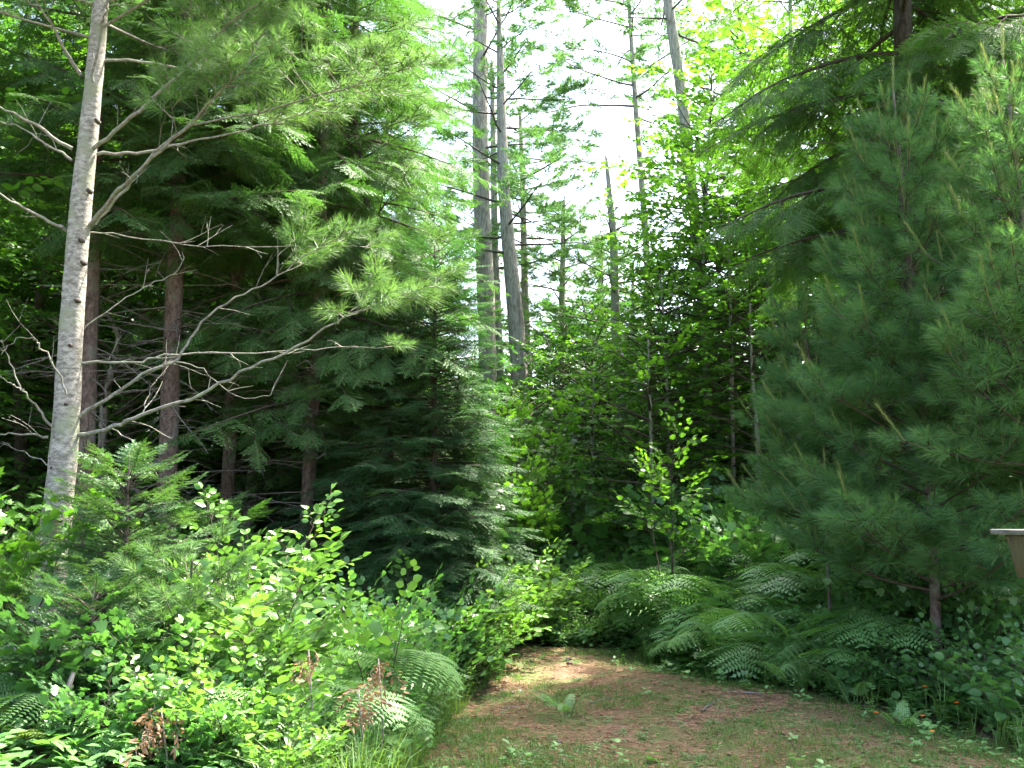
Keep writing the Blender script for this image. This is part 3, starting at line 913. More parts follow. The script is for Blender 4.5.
def right_pine(label, pxs, Y, lo, hi, nl, L0, seed):
    random.seed(seed)
    tr, rd = trunk_from_px(pxs, Y)
    base = tr[0].copy(); base.z = gzf(base.x, base.y)
    t = thing('pine_tree', label, 'tree', base)
    g = Geo(); a, b = densify(tr, rd, 24); g.tube(a, b, 8, 0, lump=.04); g.build('trunk', [M['bark_brown']], t, smooth=True)
    g = Geo(); n = Geo()
    S = Sprays(); N = Sprays()
    z0, z1 = zpx(lo, Y), zpx(hi, Y)
    nw = 15
    q = dict(PR['pine']); q['f0'] = .22; q['sp'] = .12; q['sp2'] = .12; q['gap'] = .03; q['ratio'] = .42
    for k in range(nw):
        tt = k / nw
        z = z0 + (z1 - z0) * tt
        i = max(0, min(len(tr) - 2, sum(1 for p in tr if p.z < z) - 1))
        pos = tr[i].lerp(tr[i + 1], max(0, min(1, (z - tr[i].z) / (tr[i + 1].z - tr[i].z))))
        a0 = random.uniform(0, 6)
        for j in range(nl):
            az = a0 + j * 2 * PI / nl + random.uniform(-.25, .25)
            e = .12 + .55 * tt + random.uniform(-.12, .12)
            L = (L0 * (1 - tt) ** .8 + .18) * random.uniform(.75, 1.12)
            pp = pos + UPV * random.uniform(-.12, .12)
            pts = limb_path(pp, Vector((math.cos(az) * math.cos(e), math.sin(az) * math.cos(e), math.sin(e))), L, 6, -.35, .06)
            g.tube(pts, np.linspace(.013 * (1.2 - tt), .004, 7), 4, 1)
            foliate(g, S, pts, L, .012, 1, q)
            _, tn = along(pts, .99)
            N.add(pts[-1], tn + Vector((0, 0, .9)), UPV + rv(.3), random.uniform(1.0, 1.7))
            for _ in range(3):
                p2, t2 = along(pts, random.uniform(.5, .95))
                N.add(p2 + UPV * .04, t2 * .4 + Vector((0, 0, 1)) + rv(.3), UPV + rv(.3), random.uniform(.6, 1.2))
    N.add(tr[-1], (0.05, 0, 1), (1, 0, 0), 1.5)
    S.flush(g, TM['pine_near'])
    N.flush(n, [CANDLE])
    g.build('crown', [M['pine_needle'], M['twig']], t)
    n.build('new_shoots', [M['new_needle'], M['new_needle']], t)
    return t


_p = []
random.seed(3)
for k in range(46):
    t_ = k / 46
    a_ = k * 2.4
    b_ = np.array([0, .2 * t_, 0]); d_ = np.array([math.cos(a_) * .35, 1, math.sin(a_) * .35]); d_ /= np.linalg.norm(d_)
    w_ = np.array([math.sin(a_), 0, -math.cos(a_)]) * .0022
    _p.append(([b_ - w_, b_ + w_, b_ + d_ * .055], [(0, 1, 2)], 0, random.random()))
_p.append((*t_tube((0, 0, 0), (0, .22, 0), .004, .002), 1, .5))
CANDLE = T_join(_p)

right_pine('full young pine with pale upright new shoots, in front of the hemlock', [(938, 690, 11), (935, 600, 10.5), (928, 450, 9), (918, 330, 8), (906, 240, 6), (900, 160, 4), (893, 90, 2)],
           8.9, 590, 110, 6, 1.35, 5)
right_pine('second young pine with pale shoots, half cut off beside the full one', [(1045, 700, 10), (1040, 500, 9), (1030, 300, 7), (1015, 150, 4), (1003, 60, 2)], 8.0, 470, 90, 5, 1.0, 6)
right_pine('low bushy pine behind the full young pine, over the fern bank', [(830, 620, 3.5), (825, 500, 3.5), (815, 400, 3), (805, 330, 2)], 10.2, 530, 330, 5, .7, 8)
# ================================================================== BACKGROUND FOREST (copies)
random.seed(21)
def proto_tree(name, label, cat, H, bark, leaf, kind, tm, z0, nl, length, elev, droop, rad, loc, group, r0=.14, twig='twig'):
    base = Vector((loc[0], loc[1], gzf(*loc)))
    t = thing(name, label, cat, base, group)
    tr = [base + Vector((random.uniform(-.1, .1) * k, random.uniform(-.1, .1) * k, H * k / 6 - (.2 if k == 0 else 0))) for k in range(7)]
    g = Geo(); g.tube(tr, np.linspace(r0, .015, 7), 8, 0); g.build('trunk', [M[bark]], t, smooth=True)
    g = Geo(); grow(g, tr, base.z + z0, base.z + H - .2, nl, length, elev, PR[kind], TM[tm], droop, rad, wander=.08)
    g.build('crown', [M[leaf], M[twig]], t)
    return t


G_SP = 'spruces of the forest behind'
G_BR = 'broadleaf trees of the forest behind'
G_PI = 'pines of the forest behind'
bs = proto_tree('spruce_tree', 'dark spruce in the forest far behind', 'tree', 11, 'bark_dark', 'spruce', 'far_fir', 'far_fir', .8, 85,
                lambda t: 2.3 * (1 - t) ** .8 + .2, lambda t: -.1 + .4 * t, .2, .02, (-9.0, 19.0), G_SP)
bb = proto_tree('broadleaf_tree', 'green leafy tree in the forest far behind', 'tree', 9, 'bark_grey', 'broad_dark', 'far_leaf', 'far_leaf', .9, 60,
                lambda t: 2.6 * math.sin(PI * (.2 + .7 * t)) + .2, lambda t: .2 + .4 * t, .1, .03, (-5.5, 22.5), G_BR)
bl = proto_tree('broadleaf_tree', 'light green sunlit leafy tree in the forest behind', 'tree', 10, 'bark_grey', 'maple', 'far_leaf', 'far_leaf', 1.6, 56,
                lambda t: 2.5 * math.sin(PI * (.2 + .7 * t)) + .2, lambda t: .2 + .4 * t, .1, .03, (-7.0, 16.5), G_BR + ', lighter ones')
bp_ = proto_tree('pine_tree', 'tall slender pine in the forest behind', 'tree', 17, 'bark_grey', 'pine_needle', 'far_pine', 'far_pine', 6, 60,
                 lambda t: 2.8 * (1 - t) ** .5 + .3, lambda t: .0 + .5 * t, -.1, .035, (-11.0, 24.0), G_PI, .2, 'bark_dark')
spots = []
def try_spot(x, y, dmin):
    for a, b in spots:
        if (a - x) ** 2 + (b - y) ** 2 < dmin * dmin: return False
    spots.append((x, y)); return True


for _ in range(4000):
    y = random.uniform(15, 46)
    x = random.uniform(-.62 * y - 3, .62 * y + 3)
    ang = x / y
    gap = -.13 < ang < .2            # sky gap above the path: only low trees there
    if gap and y < 20: continue
    if ang > .0 and y < 19: continue
    if ang > .2 and random.random() < .5: continue
    if not try_spot(x, y, 2.0 if y < 28 else 2.9): continue
    r = random.random()
    if gap:
        src, s = (bb, random.uniform(.5, .62)) if r < .6 else (bs, random.uniform(.42, .58))
        s *= y / 30 * .65 + .6
    elif -.3 < ang <= -.13 and y < 26: src, s = bs, random.uniform(.75, 1.1)
    elif r < .26: src, s = bs, random.uniform(.75, 1.15)
    elif r < .52: src, s = bb, random.uniform(.7, 1.15)
    elif r < .82: src, s = bl, random.uniform(.8, 1.2)
    else: src, s = bp_, random.uniform(.7, 1.0)
    dup(src, (x, y, gzf(x, y)), random.uniform(0, 6.28), s)
# screens outside the frame, to the right and left, that shade and close the place
for x, y, src, s in ((6.3, 18.6, bl, 1.0), (8.4, 19.8, bl, 1.15), (7.4, 15.6, bl, .85), (11, 11, bb, 1.2), (7.6, 9.8, bs, .85), (-8.5, 12.5, bb, .9), (-8, 9, bl, .9),
                     (-7, 10.2, bl, .9), (9.5, 17.5, bl, 1.1), (-6.8, 14, bs, .9), (-5.2, 12.6, bb, .62), (-3.9, 15.2, bb, .8), (-2.4, 16.2, bs, .7)):
    dup(src, (x, y, gzf(x, y)), random.uniform(0, 6.28), s)

# ================================================================== SHRUBS
def shrub_proto(name, label, H, nst, leaf, tm, spread, loc, group=None, stem='twig', q=None, cat='shrub', bare=.1, wander=.1):
    base = Vector((loc[0], loc[1], gzf(*loc)))
    t = thing(name, label, cat, base, group)
    g = Geo(); S = Sprays(); w = Geo()
    qq = dict(PR['shrub'])
    if q: qq.update(q)
    for k in range(nst):
        az = k * 2.4 + random.uniform(-.3, .3)
        sp = spread * math.sqrt((k + .3) / nst)
        d = Vector((math.cos(az) * sp, math.sin(az) * sp, 1))
        L = H * random.uniform(.7, 1.1)
        pts = limb_path(base + Vector((math.cos(az), math.sin(az), 0)) * .08 * sp - UPV * .03, d, L, 6, random.uniform(.0, .5), wander)
        w.tube(pts, np.linspace(.004 + .004 * H, .002, 7), 4, 0)
        foliate(g, S, pts, L, .006, 1, qq)
    S.flush(g, TM[tm])
    w.build('stem', [M[stem]], t)
    g.build('foliage', [M[leaf], M[stem]], t)
    return t


G_SH = 'light leafy shrubs of the sunlit bank'
random.seed(31)
s_light = shrub_proto('shrub', 'light green leafy shrub on the sunlit bank', 1.05, 11, 'broad_light', 'shrub', .75, (-1.9, 7.2), G_SH)
s_round = shrub_proto('shrub', 'round-leaved green shrub on the path side', .75, 9, 'broad_low', 'shrub_round', .8, (-1.15, 8.2), 'round-leaved shrubs')
s_map = shrub_proto('shrub', 'lobed-leaf bush in the undergrowth', .85, 9, 'broad_low', 'shrub_maple', .8, (-2.7, 6.6), 'lobed-leaf bushes')
s_nar = shrub_proto('shrub', 'narrow-leaved shrub with many fine twigs', .9, 10, 'fern', 'shrub_narrow', .7, (-1.4, 9.2), 'narrow-leaved shrubs')


def at(px, py, Y):
    """ground spot below the point seen at px at distance Y"""
    x = P(px, py, Y).x
    return (x, Y, gzf(x, Y))


SH = [(s_light, 255, 6.8, 1.05), (s_light, 215, 7.6, 1.1),  (s_light, 245, 6.0, .75),  (s_light, 180, 6.2, .6), (s_light, 285, 5.7, .5),
      (s_light, 190, 8.8, 1.15), (s_light, 486, 11.2, 1.0), (s_light, 462, 10.4, .9), (s_round, 440, 9.8, 1.0), (s_light, 502, 12.2, 1.1), (s_map, 475, 10.2, .6), (s_light, 520, 13.2, 1.1), (s_light, 560, 13.6, .8), (s_light, 600, 13.7, .7), (s_light, 535, 13.0, .75), (s_light, 515, 12.5, .45), (s_nar, 560, 12.7, .4), (s_light, 590, 12.8, .45), (s_map, 625, 12.8, .45), (s_round, 650, 12.4, .4), (s_round, 580, 13.5, .7), (s_nar, 620, 13.6, .8), (s_map, 560, 14.8, 1.1), (s_light, 590, 15.2, 1.1), (s_map, 540, 14.2, 1.0), (s_map, 625, 14.6, 1.0), (s_light, 430, 10.6, 1.1), (s_map, 410, 9.9, 1.1), (s_light, 540, 13.6, .8), (s_light, 480, 13.2, .85), (s_light, 520, 14.6, .95), (s_light, 500, 12.4, .5), (s_light, 545, 15.8, .8), (s_light, 455, 12.6, .75), (s_light, 30, 9.4, 1.3), (s_light, -20, 8.8, 1.3),
      (s_map, 150, 6.6, .8), (s_map, 85, 6.4, .55), (s_map, 400, 9.2, .95), (s_map, 430, 10.2, .8), (s_map, 10, 7.4, .7), (s_map, 110, 5.9, .55), (s_map, 215, 5.8, .55), (s_map, 370, 8.2, .9),
      (s_round, 385, 7.2, .55), (s_round, 400, 6.6, .42), (s_round, 340, 7.8, .9), (s_round, 360, 9.4, 1.1), (s_round, 330, 9.8, 1.2), (s_round, 365, 6.1, .35), (s_round, 70, 6.8, .5),
      (s_nar, 420, 8.2, .5), (s_nar, 440, 9.4, .55), (s_nar, 462, 10.8, .6), (s_nar, 480, 11.8, .5), (s_nar, 120, 7.4, .9),
      (s_round, 845, 9.4, .7), (s_round, 880, 9.0, .75), (s_round, 920, 8.6, .7), (s_round, 960, 8.4, .85), (s_round, 1000, 8.0, .8), (s_round, 1030, 7.6, .9), (s_round, 985, 9.2, 1.0), (s_round, 900, 9.8, 1.0),
      (s_map, 800, 10.0, .7), (s_map, 860, 8.9, .5), (s_map, 1010, 8.8, .9), (s_map, 940, 9.4, .9), (s_map, 745, 10.8, .6), (s_map, 640, 13.6, .6),
      (s_nar, 540, 16.8, 1.3), (s_nar, 600, 16.6, 1.3), (s_nar, 655, 16.4, 1.4), (s_round, 565, 17.4, 1.5), (s_round, 620, 18.0, 1.6), (s_round, 690, 15.6, 1.7), (s_round, 730, 14.0, 1.5), (s_map, 700, 14.4, 1.6), (s_map, 770, 12.6, 1.5),
      (s_round, 500, 16.6, 1.5), (s_map, 470, 15.2, 1.4), (s_round, 790, 14.6, 1.8), (s_round, 840, 13.0, 1.7), (s_map, 900, 12.0, 1.6), (s_round, 990, 11.0, 1.7), (s_map, 960, 13.0, 1.8),
      (s_round, 130, 10.0, 1.3), (s_round, 230, 10.4, 1.2), (s_map, 60, 10.8, 1.4), (s_map, 280, 11.0, 1.2), (s_round, 190, 12.0, 1.4), (s_map, 10, 12.0, 1.7), (s_round, 340, 12.6, 1.4), (s_map, 420, 13.8, 1.3)]
for _ in range(900):
    Y = random.uniform(16.5, 27); x = random.uniform(-.56 * Y, .56 * Y)
    if try_spot(x, Y, .95): SH.append((random.choice((s_map, s_round, s_nar)), 512 + x / Y * F_PX, Y, random.uniform(1.5, 2.6)))
for src, px, Y, s in SH:
    look = {s_light.name: 'light green small-leaved shrub', s_round.name: 'round-leaved green shrub', s_map.name: 'lobed-leaf green bush', s_nar.name: 'narrow-leaved twiggy green shrub'}[src.name]
    if Y >= 16.4: where = 'deep in the forest beyond the path'
    elif px > 735: where = 'low under the soft pines beside the fern bank' if Y < 10.5 else 'in the shade behind the fern bank'
    elif px > 620: where = 'among the tall ferns'
    elif px > 428: where = 'at the narrow far end of the path, beside the young firs'
    elif Y > 9.3: where = 'in the shade under the brown spruce trunks'
    else: where = 'in the sunlit thicket below the pale pine'
    dup(src, at(px, 600, Y), random.uniform(0, 6.28), s, look + ' ' + where, look + 's ' + where)

# individually recognisable saplings
def sapling(label, px, py_top, Y, leaf, tm, nst=3, spread=.35, q=None, name='sapling'):
    x = P(px, 600, Y).x
    H = zpx(py_top, Y) - gzf(x, Y)
    return shrub_proto(name, label, H, nst, leaf, tm, spread, (x, Y), q=q, cat='sapling')


low = dict(f0=.45)
sapling('thin sunlit sapling with scattered yellow-green leaves above the ferns', 670, 440, 12.8, 'maple', 'shrub_round', 3, .22, dict(f0=.5, gap=.3))
sapling('yellow-green maple sapling in front of the grey pine feet', 515, 392, 15.5, 'maple', 'shrub_maple', 5, .25, dict(f0=.6))
sapling('sunlit maple sapling with bright leaves beside the dark path end', 520, 470, 14.2, 'maple', 'shrub_maple', 5, .4, dict(f0=.5))
sapling('slender sapling with drooping heart-shaped leaves above the fern clump', 375, 570, 7.3, 'broad_light', 'shrub_round', 3, .5, dict(f0=.6))
sapling('sapling with long pale leaves rising over the sunlit shrubs', 262, 505, 7.6, 'broad_light', 'shrub', 4, .5, dict(f0=.55))
sapling('maple sapling at the picture edge beside the pale trunk', 8, 450, 7.4, 'maple', 'shrub_maple', 4, .3, dict(f0=.5))
sapling('low maple shoot with large lobed leaves beneath the pale trunk', -5, 620, 6.4, 'maple', 'shrub_maple', 4, .5, dict(f0=.5))

# fir saplings at the left
def fir_sapling(label, px, top, Y, L0, nl, leaf='fir', tm='fir', name='fir_sapling', cat='sapling'):
    x = P(px, 600, Y).x
    g0 = gzf(x, Y)
    return std_tree(name, label, cat, [(px, 384 + F_PX * math.tan(math.atan2(EYE - g0, Y) + PITCH), 6), (px, (top + 700) / 2, 5), (px + 3, top, 1.5)], Y,
                    'bark_brown', leaf, tm, tm, g0 + .35, zpx(top, Y) - .05, nl, lambda t: L0 * (1 - t) ** .75 + .08, lambda t: .1 + .6 * t, .05, .008)


fir_sapling('blue-green fir sapling just beside the pale trunk, spike topped', 126, 452, 7.4, .6, 90)
fir_sapling('shorter fir sapling with spread boughs near the fallen limb', 92, 580, 6.6, .4, 50)
fir_sapling('tiny fir among the shrubs under the brown trunks', 205, 500, 9.6, .8, 34, 'spruce', 'fir')
random.seed(77)
std_tree('pine_sapling', 'small pine sapling with long soft needles beside the fir sapling', 'sapling',
         [(190, 740, 5), (188, 640, 4), (192, 560, 2)], 6.8, 'twig', 'pine_light', 'pine', 'pine_near', zpx(690, 6.8), zpx(570, 6.8), 14,
         lambda t: .45 * (1 - t) + .15, lambda t: .3 + .4 * t, -.1, .006)

# ================================================================== FERNS
def frond(L=.75, np_=17, width=.30, stem_f=.3, seed=1, arch=.9, e0=1.4):
    random.seed(seed)
    parts = []
    N = 14
    pts = []
    p = np.zeros(3); e = e0
    for k in range(N + 1):
        pts.append(p.copy())
        e -= arch * 2.9 / N if k / N > .22 else arch * .4 / N
        p = p + np.array([0, math.cos(e), math.sin(e)]) * L / N
    pts = np.array(pts)
    for k in range(0, N, 2):
        parts.append((*t_tube(pts[k], pts[k + 2], .004 * (1 - k / N) + .001, .004 * (1 - (k + 2) / N) + .001), 1, .5))
    V, F = [], []
    for k in range(np_):
        t = stem_f + (1 - stem_f) * (k + .5) / np_
        f = t * N; i = min(N - 1, int(f)); q = pts[i] + (pts[i + 1] - pts[i]) * (f - i)
        tan = pts[i + 1] - pts[i]; tan /= np.linalg.norm(tan)
        s_ = (k + .5) / np_
        w = width * (1 - s_) ** .85 * min(1, .6 + s_ * 4) * L / .75
        for sg in (-1, 1):
            sd = np.array([sg * 1.0, 0, 0]) + tan * .35
            sd /= np.linalg.norm(sd)
            nrm = np.cross(sd, tan); nrm /= np.linalg.norm(nrm); nrm *= np.sign(nrm[2]) if nrm[2] else 1
            across = np.cross(nrm, sd)
            m = max(3, int(w / .024))
            sp_ = L * (1 - stem_f) / np_
            dz = random.uniform(-.18, .05)
            for j in range(m):
                u = (j + .3) / m
                b = q + sd * w * u + nrm * (dz * w * u - .25 * w * u * u)
                l = min(sp_ * .62, w * .3) * (1 - u) ** .6 + .005
                for s2 in (-1, 1):
                    tip = b + across * s2 * l + sd * l * .45
                    i0 = len(V)
                    hw = w / m * .47
                    V += [b - sd * hw, b + sd * hw, tip]
                    F.append((i0, i0 + 1, i0 + 2))
            i0 = len(V)
            b = q + sd * w * .9 + nrm * (dz * w * .9 - .2 * w)
            V += [b - across * .006, b + across * .006, q + sd * (w + .02) + nrm * (dz * w - .25 * w)]
            F.append((i0, i0 + 1, i0 + 2))
    parts.append((V, F, 0, .5))
    return T_join(parts)


FR = [frond(.95, 10, .38, .40, 1, 1.15), frond(.9, 10, .34, .36, 2, 1.3), frond(1.05, 11, .40, .44, 3, 1.0), frond(.85, 9, .32, .34, 5, .8)]
FRS = [frond(.42, 17, .12, .2, 4, .75, 1.2), frond(.5, 18, .13, .25, 8, .6, 1.1), frond(.38, 15, .12, .2, 9, .9, 1.3)]


def fern_proto(label, nf, leaf, frs, loc, group, tilt=.45, s=1.0, name='fern'):
    base = Vector((loc[0], loc[1], gzf(*loc)))
    t = thing(name, label, 'fern', base, group)
    for k in range(nf):
        g = Geo()
        az = k * 2.4 + random.uniform(-.4, .4)
        tl = random.uniform(-.15, tilt * .6)
        out = Vector((math.cos(az), math.sin(az), -tl))
        up = Vector((math.cos(az) * tl, math.sin(az) * tl, 1))
        g.scatter(frs[k % len(frs)], [tuple(base + Vector((math.cos(az), math.sin(az), 0)) * .04)], [tuple(out)], [tuple(up)], [s * random.uniform(.75, 1.15)])
        g.build('frond', [M[leaf], M['green_stem']], t)
    return t


random.seed(41)
G_FE = 'bracken ferns of the shaded bank'
f1 = fern_proto('green bracken fern among its neighbours on the shaded bank', 7, 'fern', FR, (2.9, 10.2), G_FE)
f2 = fern_proto('green bracken fern among its neighbours on the shaded bank', 9, 'fern', FR[::-1], (2.2, 12.2), G_FE, .6)
f1b = fern_proto('green bracken fern among its neighbours on the shaded bank', 6, 'fern', FR[1:], (3.6, 9.6), G_FE, .35)
random.seed(42)
for _ in range(3000):
    Y = random.uniform(9.2, 17)
    x = random.uniform(0, 6.5)
    off = x - path_r(Y)
    if not (.15 < off < 3.8): continue
    if x / Y > .46: continue
    if not try_spot(x, Y, .35): continue
    dup(random.choice((f1, f2, f1b)), (x, Y, gzf(x, Y)), random.uniform(0, 6.28), random.uniform(1.0, 1.35) * (.62 if off < .35 else 1.0 + .2 * (Y > 11.5)))
G_FL = 'sunlit ferns of the left bank'
f3 = fern_proto('sunlit light green fern over the dead brown fronds', 8, 'fern', FR, at(330, 600, 7.2)[:2], G_FL)
for px, Y, s in ((370, 7.2, .72), (345, 7.8, .95), (310, 6.7, .85), (390, 8.2, .8), (290, 7.1, .95), (350, 6.8, .6), (330, 6.9, .75), (385, 7.6, .7), (150, 6.0, .6), (240, 6.4, .8), (-10, 6.2, .7), (325, 7.7, 1.15), (275, 7.9, 1.2), (500, 13.0, .8), (570, 15.5, .9), (540, 14.6, .8), (520, 15.2, .9)):
    dup(f3, at(px, 600, Y), random.uniform(0, 6.28), s * 1.1, 'light green fern among the sunlit shrubs', G_FL + ', the rest')
random.seed(43)
fern_proto('small yellow-green fern in the lower left corner', 6, 'fern_yellow', FRS, at(20, 700, 5.9)[:2], None, .3, 1.1)
fern_proto('small yellow-green fern poking up under the dead brown sprig', 5, 'fern_yellow', FRS, at(95, 700, 5.7)[:2], None, .3, .8)
fern_proto('small upright fern growing alone on the path', 6, 'fern', FRS, at(565, 600, 8.6)[:2], None, .3, .8)
fern_proto('small light fern at the grass edge below the broad-leaved bushes', 6, 'fern', FRS, at(895, 600, 7.7)[:2], None, .3, .75)
fern_proto('small pale fern at the foot of the shaded bank', 7, 'fern', FRS, at(790, 600, 9.2)[:2], None, .3, 1.1)
fern_proto('pale fern frond cluster against the broad-leaved bushes', 7, 'fern', FRS, at(850, 600, 8.7)[:2], None, .3, 1.2)

# ================================================================== GROUND COVER, GRASS, LITTER (stuff)
def up_dirs(n, tilt):
    a = rng.uniform(0, 2 * PI, n)
    return np.stack([np.cos(a), np.sin(a), np.zeros(n)], 1), np.stack([rng.normal(0, tilt, n), rng.normal(0, tilt, n), np.ones(n)], 1)


def grass_tuft(n=9, h=.12, seed=1, w=.004, lean=.5, rb=.03):
    random.seed(seed)
    parts = []
    for k in range(n):
        a = random.uniform(0, 2 * PI); l = h * random.uniform(.5, 1.2); le = random.uniform(.1, lean)
        b = np.array([random.uniform(-rb, rb), random.uniform(-rb, rb), 0])
        o = np.array([math.cos(a), math.sin(a), 0]); s = np.array([-math.sin(a), math.cos(a), 0]) * w
        m = b + o * le * l * .4 + np.array([0, 0, l * .6]); t = b + o * le * l * 1.3 + np.array([0, 0, l * (1 - le * .4)])
        parts.append(([b - s, b + s, m - s * .8, m + s * .8, t], [(0, 1, 3), (0, 3, 2), (2, 3, 4)], 0, random.random()))
    return T_join(parts)


def rosette(n=6, s=.05, seed=1, LV=OV, h=.03):
    random.seed(seed)
    parts = []
    for k in range(n):
        a = k * 2.4
        d = np.array([math.cos(a), math.sin(a), random.uniform(0, .5)])
        p = d * .012 + np.array([0, 0, random.uniform(.2, 1) * h])
        put_leaf(parts, LV, OVF, p, d, (0, 0, 1), s * random.uniform(.6, 1.1))
    return T_join(parts)


GT = [grass_tuft(9, .055, 1, .0022, 1.0, .06), grass_tuft(11, .075, 2, .0024, 1.0, .07), grass_tuft(12, .04, 3, .0022, 1.2, .09)]
GL = [grass_tuft(16, .42, 5, .0045, .7), grass_tuft(14, .5, 6, .0045, .9)]
RO = [rosette(6, .035, 1), rosette(5, .028, 2, ROUND), rosette(7, .045, 3, NARROW)]
RB = [rosette(7, .09, 4, OV, .14), rosette(6, .10, 5, ROUND, .18), rosette(9, .08, 6, OV, .22), rosette(8, .085, 7, ROUND, .1)]
LI = [T_join([([(-.003, -.03, 0), (.003, -.03, .002), (0.002, .03, .004)], [(0, 1, 2)], 0, .5)]),
      T_join([(OV[:, :] * .028, OVF, 0, .5)]), T_join([([(-.002, -.045, 0), (.002, -.045, .004), (0.002, .045, .006)], [(0, 1, 2)], 0, .9)])]


def vnoise(x, y, s, ph=0.0):
    return (np.sin(x * s + ph) * np.cos(y * s * 1.2 - ph) + .6 * np.sin(x * s * 2.3 + y * s * 1.1 + 2 * ph) + .4 * np.cos(x * s * 4.1 - y * s * 3.7 + ph)) / 2


def spread(name, label, cat, temps, mat, n, fn, smin, smax, tilt=.15, flat=False, dz=0.0):
    """scatter upright templates; fn(x,y)->keep probability"""
    g = Geo()
    x = rng.uniform(-6, 7, n); y = rng.uniform(3.2, 20, n)
    k = rng.uniform(0, 1, n) < fn(x, y)
    x, y = x[k], y[k]
    n = len(x)
    pos = np.stack([x, y, gz(x, y) + dz], 1)
    d, u = up_dirs(n, tilt)
    idx = rng.integers(0, len(temps), n)
    sc = rng.uniform(smin, smax, n)
    for i, T in enumerate(temps):
        m = idx == i
        g.scatter(T, pos[m], d[m], u[m], sc[m])
    o = g.build(name, [M[mat], M['green_stem']])
    o['label'] = label; o['category'] = cat; o['kind'] = 'stuff'
    return o


def inp(x, y): return inside_path(x, y).astype(float)


def edge_d(x, y): return np.minimum(x - path_l(y), path_r(y) - x)


spread('grass', 'short patchy grass growing over the path', 'grass', GT, 'grass', 120000,
       lambda x, y: (inp(x, y) * np.clip(.02 + 1.3 * vnoise(x, y, 1.7) + .5 * vnoise(x, y, 6.1, 2.0) + 1.0 * np.clip((8.2 - y) / 1.6, 0, 1) + 1.0 * np.clip(.7 - edge_d(x, y), 0, 1), 0.012, 1)), .45, 1.0)
spread('long_grass', 'long thin grass leaning at the path edges', 'grass', GL, 'grass', 30000,
       lambda x, y: ((np.abs(x - path_l(y) + .18) < .30) * (y < 12.4) * (y > 5) * .6 + (np.abs(x - path_r(y) - .05) < .2) * .12), .45, .95, .2)
spread('ground_cover', 'small low weeds dotted over the path and its edges', 'weeds', RO, 'broad_low', 60000,
       lambda x, y: inp(x, y) * np.clip(-.05 + .8 * vnoise(x, y, 2.3, 1.0) + .5 * vnoise(x, y, 5.3, 1.0) + 1.0 * np.clip(.6 - edge_d(x, y), 0, 1) + .35 * (y < 7.9), 0.02, 1), .45, 1.0)
spread('undergrowth', 'leafy low undergrowth covering the forest floor', 'undergrowth', RB, 'broad_low', 26000,
       lambda x, y: (1 - inp(x, y)) * np.clip(1.5 - np.abs(edge_d(x, y)) * .35, .25, 1) * .9, .6, 1.4, .25)
spread('weeds', 'leafy low weeds creeping in from the grassy corner of the path', 'weeds', RB, 'fern', 16000,
       lambda x, y: inp(x, y) * (np.clip(.75 - (path_r(y) - x), 0, 1) * .9 + .10 * np.clip(7.9 - y, 0, 1) + .03 * (vnoise(x, y, 1.7) > .3)), .3, .75, .25)
spread('leaf_litter', 'fallen brown needles and dead leaves on the path', 'leaf litter', LI, 'litter', 150000,
       lambda x, y: inp(x, y) * np.clip(.75 - .4 * vnoise(x, y, 1.9), .1, 1), .5, 1.6, .4, dz=.012)

# sticks on the path
random.seed(51)
for k, (px, py, Y, L, lab) in enumerate(((590, 700, 9.0, .35, 'short dry stick lying on the path near its middle'), (700, 720, 8.2, .5, 'longer dry stick lying on the bare brown part of the path'),
                                     (760, 690, 9.0, .3, 'small dry stick on the path near the fern bank'), (500, 690, 9.2, .4, 'dry stick at the grassy path side'))):
    x, y, z = at(px, py, Y)
    g = Geo()
    a = random.uniform(0, 3)
    pts = [Vector((x, y, z + .022)) + Vector((math.cos(a), math.sin(a), 0)) * L * t + Vector((random.uniform(-.015, .015), random.uniform(-.015, .015), 0)) for t in np.linspace(0, 1, 6)]
    g.tube(pts, np.linspace(.009, .004, 6), 5, 0)
    tag(g.build('stick', M['dead_twig'], origin=(x, y, z)), lab, 'stick')

random.seed(52)
for k in range(5):
    Yc = random.uniform(7.2, 11.5); xc = random.uniform(path_l(Yc) + .4, path_r(Yc) - .4)
    zc = gzf(xc, Yc) + .02
    a = random.uniform(0, 3); L = random.uniform(.07, .11)
    g = Geo()
    dirv = Vector((math.cos(a), math.sin(a), 0))
    pts = [Vector((xc, Yc, zc)) + dirv * L * t for t in np.linspace(-.5, .5, 9)]
    g.tube(pts, [.004, .012, .016, .0175, .017, .016, .013, .009, .003], 8, 0, lump=.35)
    tag(g.build('pine_cone', M['bark_brown'], origin=(xc, Yc, zc)), 'brown pine cone lying on the needle litter of the path', 'pine cone', 'pine cones on the path')

# orange flowers at the lower right corner
def flower(px, Y, H, label):
    x, y, z = at(px, 720, Y)
    t = thing('flower', label, 'flower', (x, y, z), 'orange flowers in the grass')
    g = Geo(); g.tube([Vector((x, y, z)), Vector((x + .01, y, z + H * .5)), Vector((x + .005, y, z + H))], [.002, .0017, .0015], 4, 0)
    g.build('stem', M['green_stem'], t)
    g = Geo(); parts = []
    for k in range(14):
        a = k * 2 * PI / 14
        put_leaf(parts, NARROW, OVF, (0, 0, 0), (math.cos(a), math.sin(a), .25 + .2 * (k % 2)), (0, 0, 1), .021)
    T = T_join(parts)
    g.scatter(T, [(x + .005, y, z + H)], [(0, 1, 0)], [(0, -.35, 1)], 1.0)
    g.build('petals', M['orange'], t)


